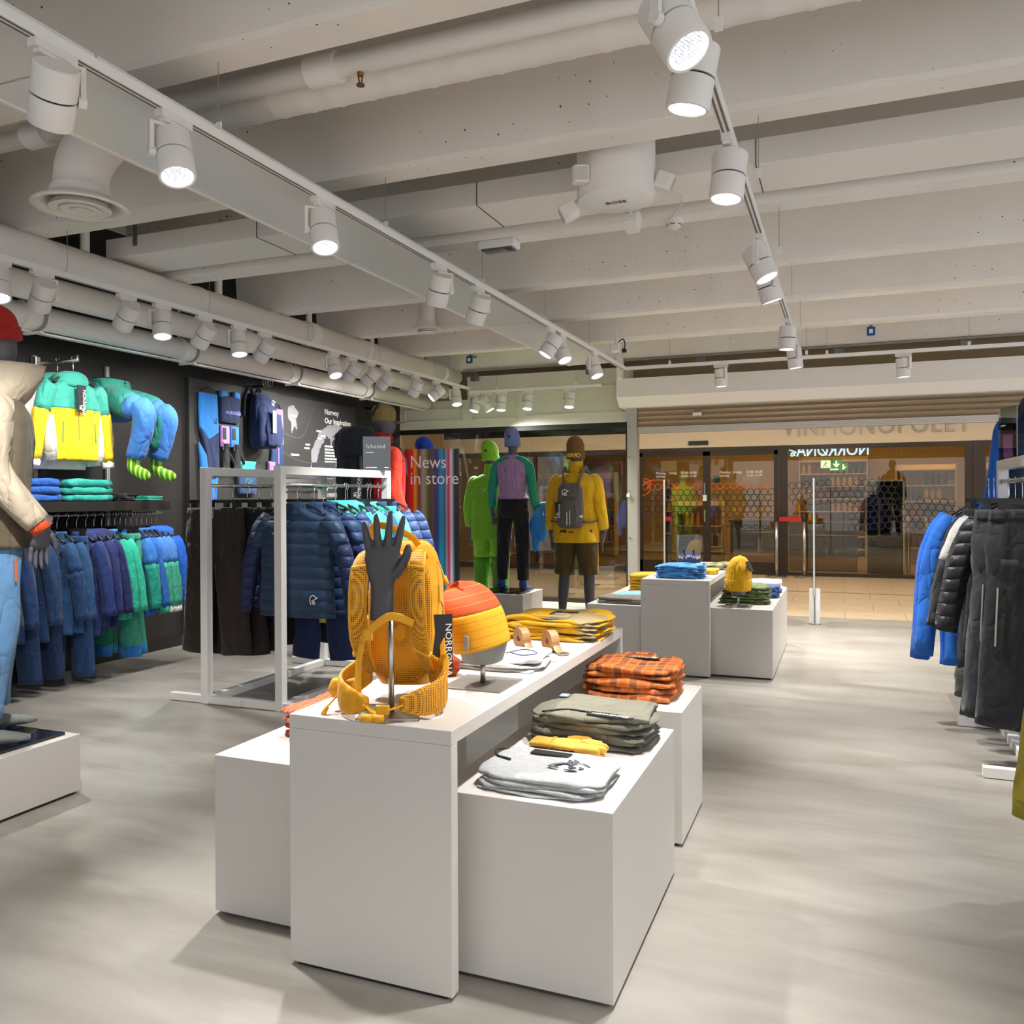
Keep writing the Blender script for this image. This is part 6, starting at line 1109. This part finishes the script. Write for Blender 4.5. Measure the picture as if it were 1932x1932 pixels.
for k, lab in enumerate(('lower white folded shirt on the far right plinth', 'upper white folded shirt on the far right plinth')): folded('folded_shirt', lab, 'shirt', (-.66, 7.25, EP+.05*k), .04*k, .36, .28, .048, cloth('#dcdcdc'), 75+k, 2, 'white shirts')
for k, lab in enumerate(('lower navy folded sweater before the white shirts', 'upper navy folded sweater before the white shirts')): folded('folded_sweater', lab, 'sweater', (-.63, 6.93, EP+.045*k), -.08+.12*k, .30, .24, .044, cloth('#2d4674'), 77+k, 2, 'navy sweaters', .01)
YS2 = stand('grey cone form on a steel stand under the yellow ribbed beanie', (-.72, 6.27, EP), 0, .19, .085, .008, m=mat('dull steel plate', '#8e8981', .45, .7), knob=False); ob('cone', MB().lathe([(.045, .082), (.05, .086), (.075, .17), (.082, .24), (.06, .31), (.02, .34)], 28), mat('mannequin grey', '#55545a', .42), YS2, True)
yb = thing('beanie', 'mustard yellow ribbed beanie on the grey cone form', 'hat', (-.72, 6.27, EP+.12)); th40 = np.linspace(0, 2*PI, 96, endpoint=False); R = []
for i in range(18):
    u = i/17; k = 1-.07*(1-u/.25) if u < .25 else math.sqrt(max(.001, 1-((u-.25)/.75)**2.6)); rr = .092*k*(1+.022*np.cos(th40*24)); R.append(np.stack([rr*np.cos(th40)+.012*u*u, rr*np.sin(th40), np.full(96, .25*u)], 1))
ob('crown', MB().loft(R), cloth('#dba408'), yb, True); R = [np.stack([.097*k*(1+.02*np.cos(th40*24))*np.cos(th40), .097*k*(1+.02*np.cos(th40*24))*np.sin(th40), np.full(96, z)], 1) for k, z in ((.86, -.006), (.92, -.002), (1.0, .07), (.97, .078))]; ob('cuff', MB().loft(R), cloth('#dba408'), yb, True); ob('price_tag', bx(-.004, .004, -.02, .02, -.08, 0), TAGM, yb, loc=(.07, -.05, .21), rot=(0, -.5, -.5))
for k, lab in enumerate(('lower grey folded trousers on the far left plinth', 'upper grey folded trousers on the far left plinth')): folded('folded_trousers', lab, 'trousers', (-1.54, 6.24, EP+.022*k), -.03*k, .42, .28, .021, cloth('#6f695c', .4), 81+k, 1, 'grey trousers', .006, .004)
t = folded('folded_shirt', 'light blue printed folded shirt on the far left plinth', 'shirt', (-1.54, 6.58, EP), .05, .32, .26, .03, cloth('#6db4e6', .4), 84, 2); ob('print', MB().sweep(curve([(-.02, -.04, .032), (.05, -.05, .032), (.09, .0, .032), (.04, .03, .032)], 12), [(.004, .0008)]*12, 6, ref=(0, 0, 1)), mat('blue print', '#3f5fae', .7), t)
for k, lab in enumerate(('bottom yellow folded shirt on the far left plinth', 'middle yellow folded shirt on the far left plinth', 'top yellow folded shirt on the far left plinth')): folded('folded_shirt', lab, 'shirt', (-1.52, 7.0, EP+.05*k), .02*k, .34, .28, .048, cloth('#dba90e'), 86+k, 2, 'yellow shirts')
# ---- wall shelf
for k, lab in enumerate(('bottom turquoise folded sweater on the wall shelf', 'middle turquoise folded sweater on the wall shelf', 'top turquoise folded sweater on the wall shelf')): folded('folded_sweater', lab, 'sweater', (-5.19, 4.52, 1.2755+.053*k), PI/2, .40, .32, .051, cloth('#2fa797'), 91+k, 1, 'turquoise sweaters', .007, .008)
for k, lab in enumerate(('bottom blue folded sweater on the wall shelf beside the mannequin', 'middle blue folded sweater on the wall shelf beside the mannequin', 'top blue folded sweater on the wall shelf beside the mannequin')): folded('folded_sweater', lab, 'sweater', (-5.19, 4.08, 1.2755+.053*k), PI/2, .40, .32, .051, cloth('#2a5fb0'), 95+k, 1, 'blue sweaters')
folded('folded_shirt', 'black folded shirt on the wall shelf', 'shirt', (-5.19, 4.84, 1.2755), PI/2, .20, .30, .05, cloth('#1f1f21'), 98, 3, None, .01); folded('folded_shirt', 'flat turquoise folded shirt at the end of the wall shelf', 'shirt', (-5.19, 5.09, 1.2755), PI/2, .24, .30, .035, cloth('#34a78e'), 99, 2)
# ---- goods on the display board (wall plane x -5.405, faces +x)
XB = -5.40
def flatwear(name, label, cat, y, z, parts, th_=.035):
    """parts: (name, polygon of (dy, dz), colour)"""
    t = thing(name, label, cat, (XB+th_/2+.004, y, z)); 
    for nm, poly, c, k in parts:
        g = MB(); n = len(poly); cy = sum(p[0] for p in poly)/n; cz = sum(p[1] for p in poly)/n
        pp = []
        for i in range(n):
            a, b = poly[i], poly[(i+1) % n]
            for u in (0, .25, .5, .75): pp.append((lerp(a[0], b[0], u), lerp(a[1], b[1], u)))
        R = [np.array([(x, cy+(p[0]-cy)*s, cz+(p[1]-cz)*s) for p in pp]) for x, s in ((-th_/2, .97), (-th_*.1*k, 1.0), (th_*.25*k, .99), (th_*.45*k, .93), (th_*.5*k, .75), (th_*.52*k, .3))]
        ob(nm, MB().loft(R[::-1]), cloth(c), t, True)
    return t
t = flatwear('trousers', 'bright blue and navy trousers pinned at the left of the board', 'trousers', 6.06, 1.80, [('hips', [(-.10, .45), (.13, .45), (.15, .10), (.02, .02), (-.10, .14)], '#2f7fd2', 1.0), ('knee', [(-.10, .14), (.02, .02), (.15, .10), (.15, -.30), (.0, -.36), (-.02, -.10)], '#1d2c4e', 1.0), ('lower_leg', [(-.10, .0), (-.02, -.10), (.0, -.36), (.14, -.32), (.10, -.62), (-.05, -.65)], '#2a78d0', .9)])
emblem(t, frame((.02, .10, .2), (0, 1, 0), (0, 0, 1)), .05, BLACK); ob('hanger', MB().sweep(curve([(-.0, -.08, .46), (.02, .02, .50), (0, .12, .46)], 8), .008, 8, ref=(1, 0, 0)), HANG, t, True)
t = flatwear('folded_shirt', 'navy folded shirt with lilac lettering on the board', 'shirt', 6.36, 2.15, [('body', [(-.13, .10), (.13, .10), (.14, -.15), (-.13, -.15)], '#1d2a4c', 1.0), ('shoulder', [(-.13, .14), (-.05, .15), (-.04, .10), (-.13, .08)], '#3b82d0', 1.1), ('shoulder', [(.06, .15), (.13, .14), (.13, .08), (.05, .10)], '#3b82d0', 1.1)], .04)
text('lettering', 'NORRØNA', .042, frame((.0235, -.075, -.07), (0, 1, 0), (0, 0, 1)), mat('lilac print', '#8f9be0', .6), t, ex=.0004); emblem(t, frame((.0235, .105, -.055), (0, 1, 0), (0, 0, 1)), .045, mat('lilac print', '#8f9be0', .6))
for y, c, lab in ((6.30, '#c98fd0', 'pink folded mitten on the board'), (6.43, '#3b82d0', 'blue folded mitten on the board')):
    t = flatwear('mitten', lab, 'mitten', y, 1.87, [('body', [(-.055, .10), (.055, .10), (.055, -.10), (-.055, -.10)], c, 1.0)], .03); ob('price_tag', bx(.016, .019, -.045, .0, -.03, .08), TAGM, t)
for y, lab in ((6.30, 'left black fleece glove hanging on the board'), (6.45, 'right black fleece glove hanging on the board')):
    t = thing('glove', lab, 'glove', (XB+.03, y, 1.74)); g = hand_geo(.15, .05, side=1); g.tf(Matrix.Rotation(PI/2, 4, 'Z') @ Matrix.Diagonal((1.2, 1.5, 1.25, 1))); ob('knit', g, cloth('#222222'), t, remesh=.006); ob('clip', bx(-.01, .01, -.045, -.035, -.0, .08), STEEL, t)
t = thing('backpack', 'navy blue backpack with grey tag on the display board', 'backpack', (XB, 6.76, 1.78)); NVY = cloth('#1b2a4e', .5)
ob('body', MB().loft([r_ for r_ in rings_z([(0, .10, .13, .10, 0), (.08, .12, .155, .115, 0), (.30, .115, .15, .11, 0), (.46, .09, .12, .09, -.01), (.54, .05, .07, .06, -.02)], 34, wobf(2, .03), 2.6, 20)]), NVY, t, True); ob('pocket', MB().loft(rings_z([(.02, .03, .11, .215, .02), (.16, .035, .12, .222, .02), (.33, .03, .10, .212, .02)], 26, wobf(4, .05), 2.6, 12)), NVY, t, True)
for q in (-1, 1): ob('strap', MB().sweep(curve([(.06, q*.05-.03, .48), (.05, q*.07-.07, .58), (.02, q*.08-.1, .5), (.02, q*.10-.1, .3)], 16), [(.022, .007)]*16, 8, ref=(0, 1, 0)), cloth('#1c2132'), t, True)
ob('price_tag', bx(.262, .266, -.07, -.01, .14, .36), mat('grey tag', '#6d7078', .5), t); emblem(t, frame((.20, .03, .44), (0, 1, 0), (0, 0, 1)), .05, TEXTW)
t = flatwear('trousers', 'pink and navy trousers pinned at the right of the board', 'trousers', 7.05, 1.90, [('hips', [(-.10, .30), (.11, .30), (.12, -.06), (-.06, -.09)], '#b878c4', 1.0), ('leg', [(-.06, -.09), (.12, -.06), (.10, -.36), (-.10, -.34)], '#22395f', 1.0), ('cuff', [(-.12, -.24), (-.02, -.24), (-.02, -.36), (-.12, -.34)], '#b878c4', 1.1)]); ob('zip', bx(.018, .022, .02, .03, -.26, -.1), mat('pink zip', '#d48fd0', .6), t); emblem(t, frame((.0175, .07, -.0), (0, 1, 0), (0, 0, 1)), .045, BLACK); ob('hanger', MB().sweep(curve([(-.0, -.07, .31), (.02, .0, .345), (0, .08, .31)], 8), .008, 8, ref=(1, 0, 0)), HANG, t, True)
t = flatwear('folded_shirt', 'slate shirt with teal neck and teal mark on the board', 'shirt', 6.60, 1.50, [('body', [(-.13, .10), (.13, .10), (.13, -.17), (-.13, -.17)], '#33466e', 1.0), ('neck', [(-.13, .15), (.13, .15), (.09, .06), (0, .02), (-.09, .06)], '#3fb29c', 1.1)], .04); emblem(t, frame((.0225, 0, -.07), (0, 1, 0), (0, 0, 1)), .10, mat('teal print', '#2d8c78', .6))
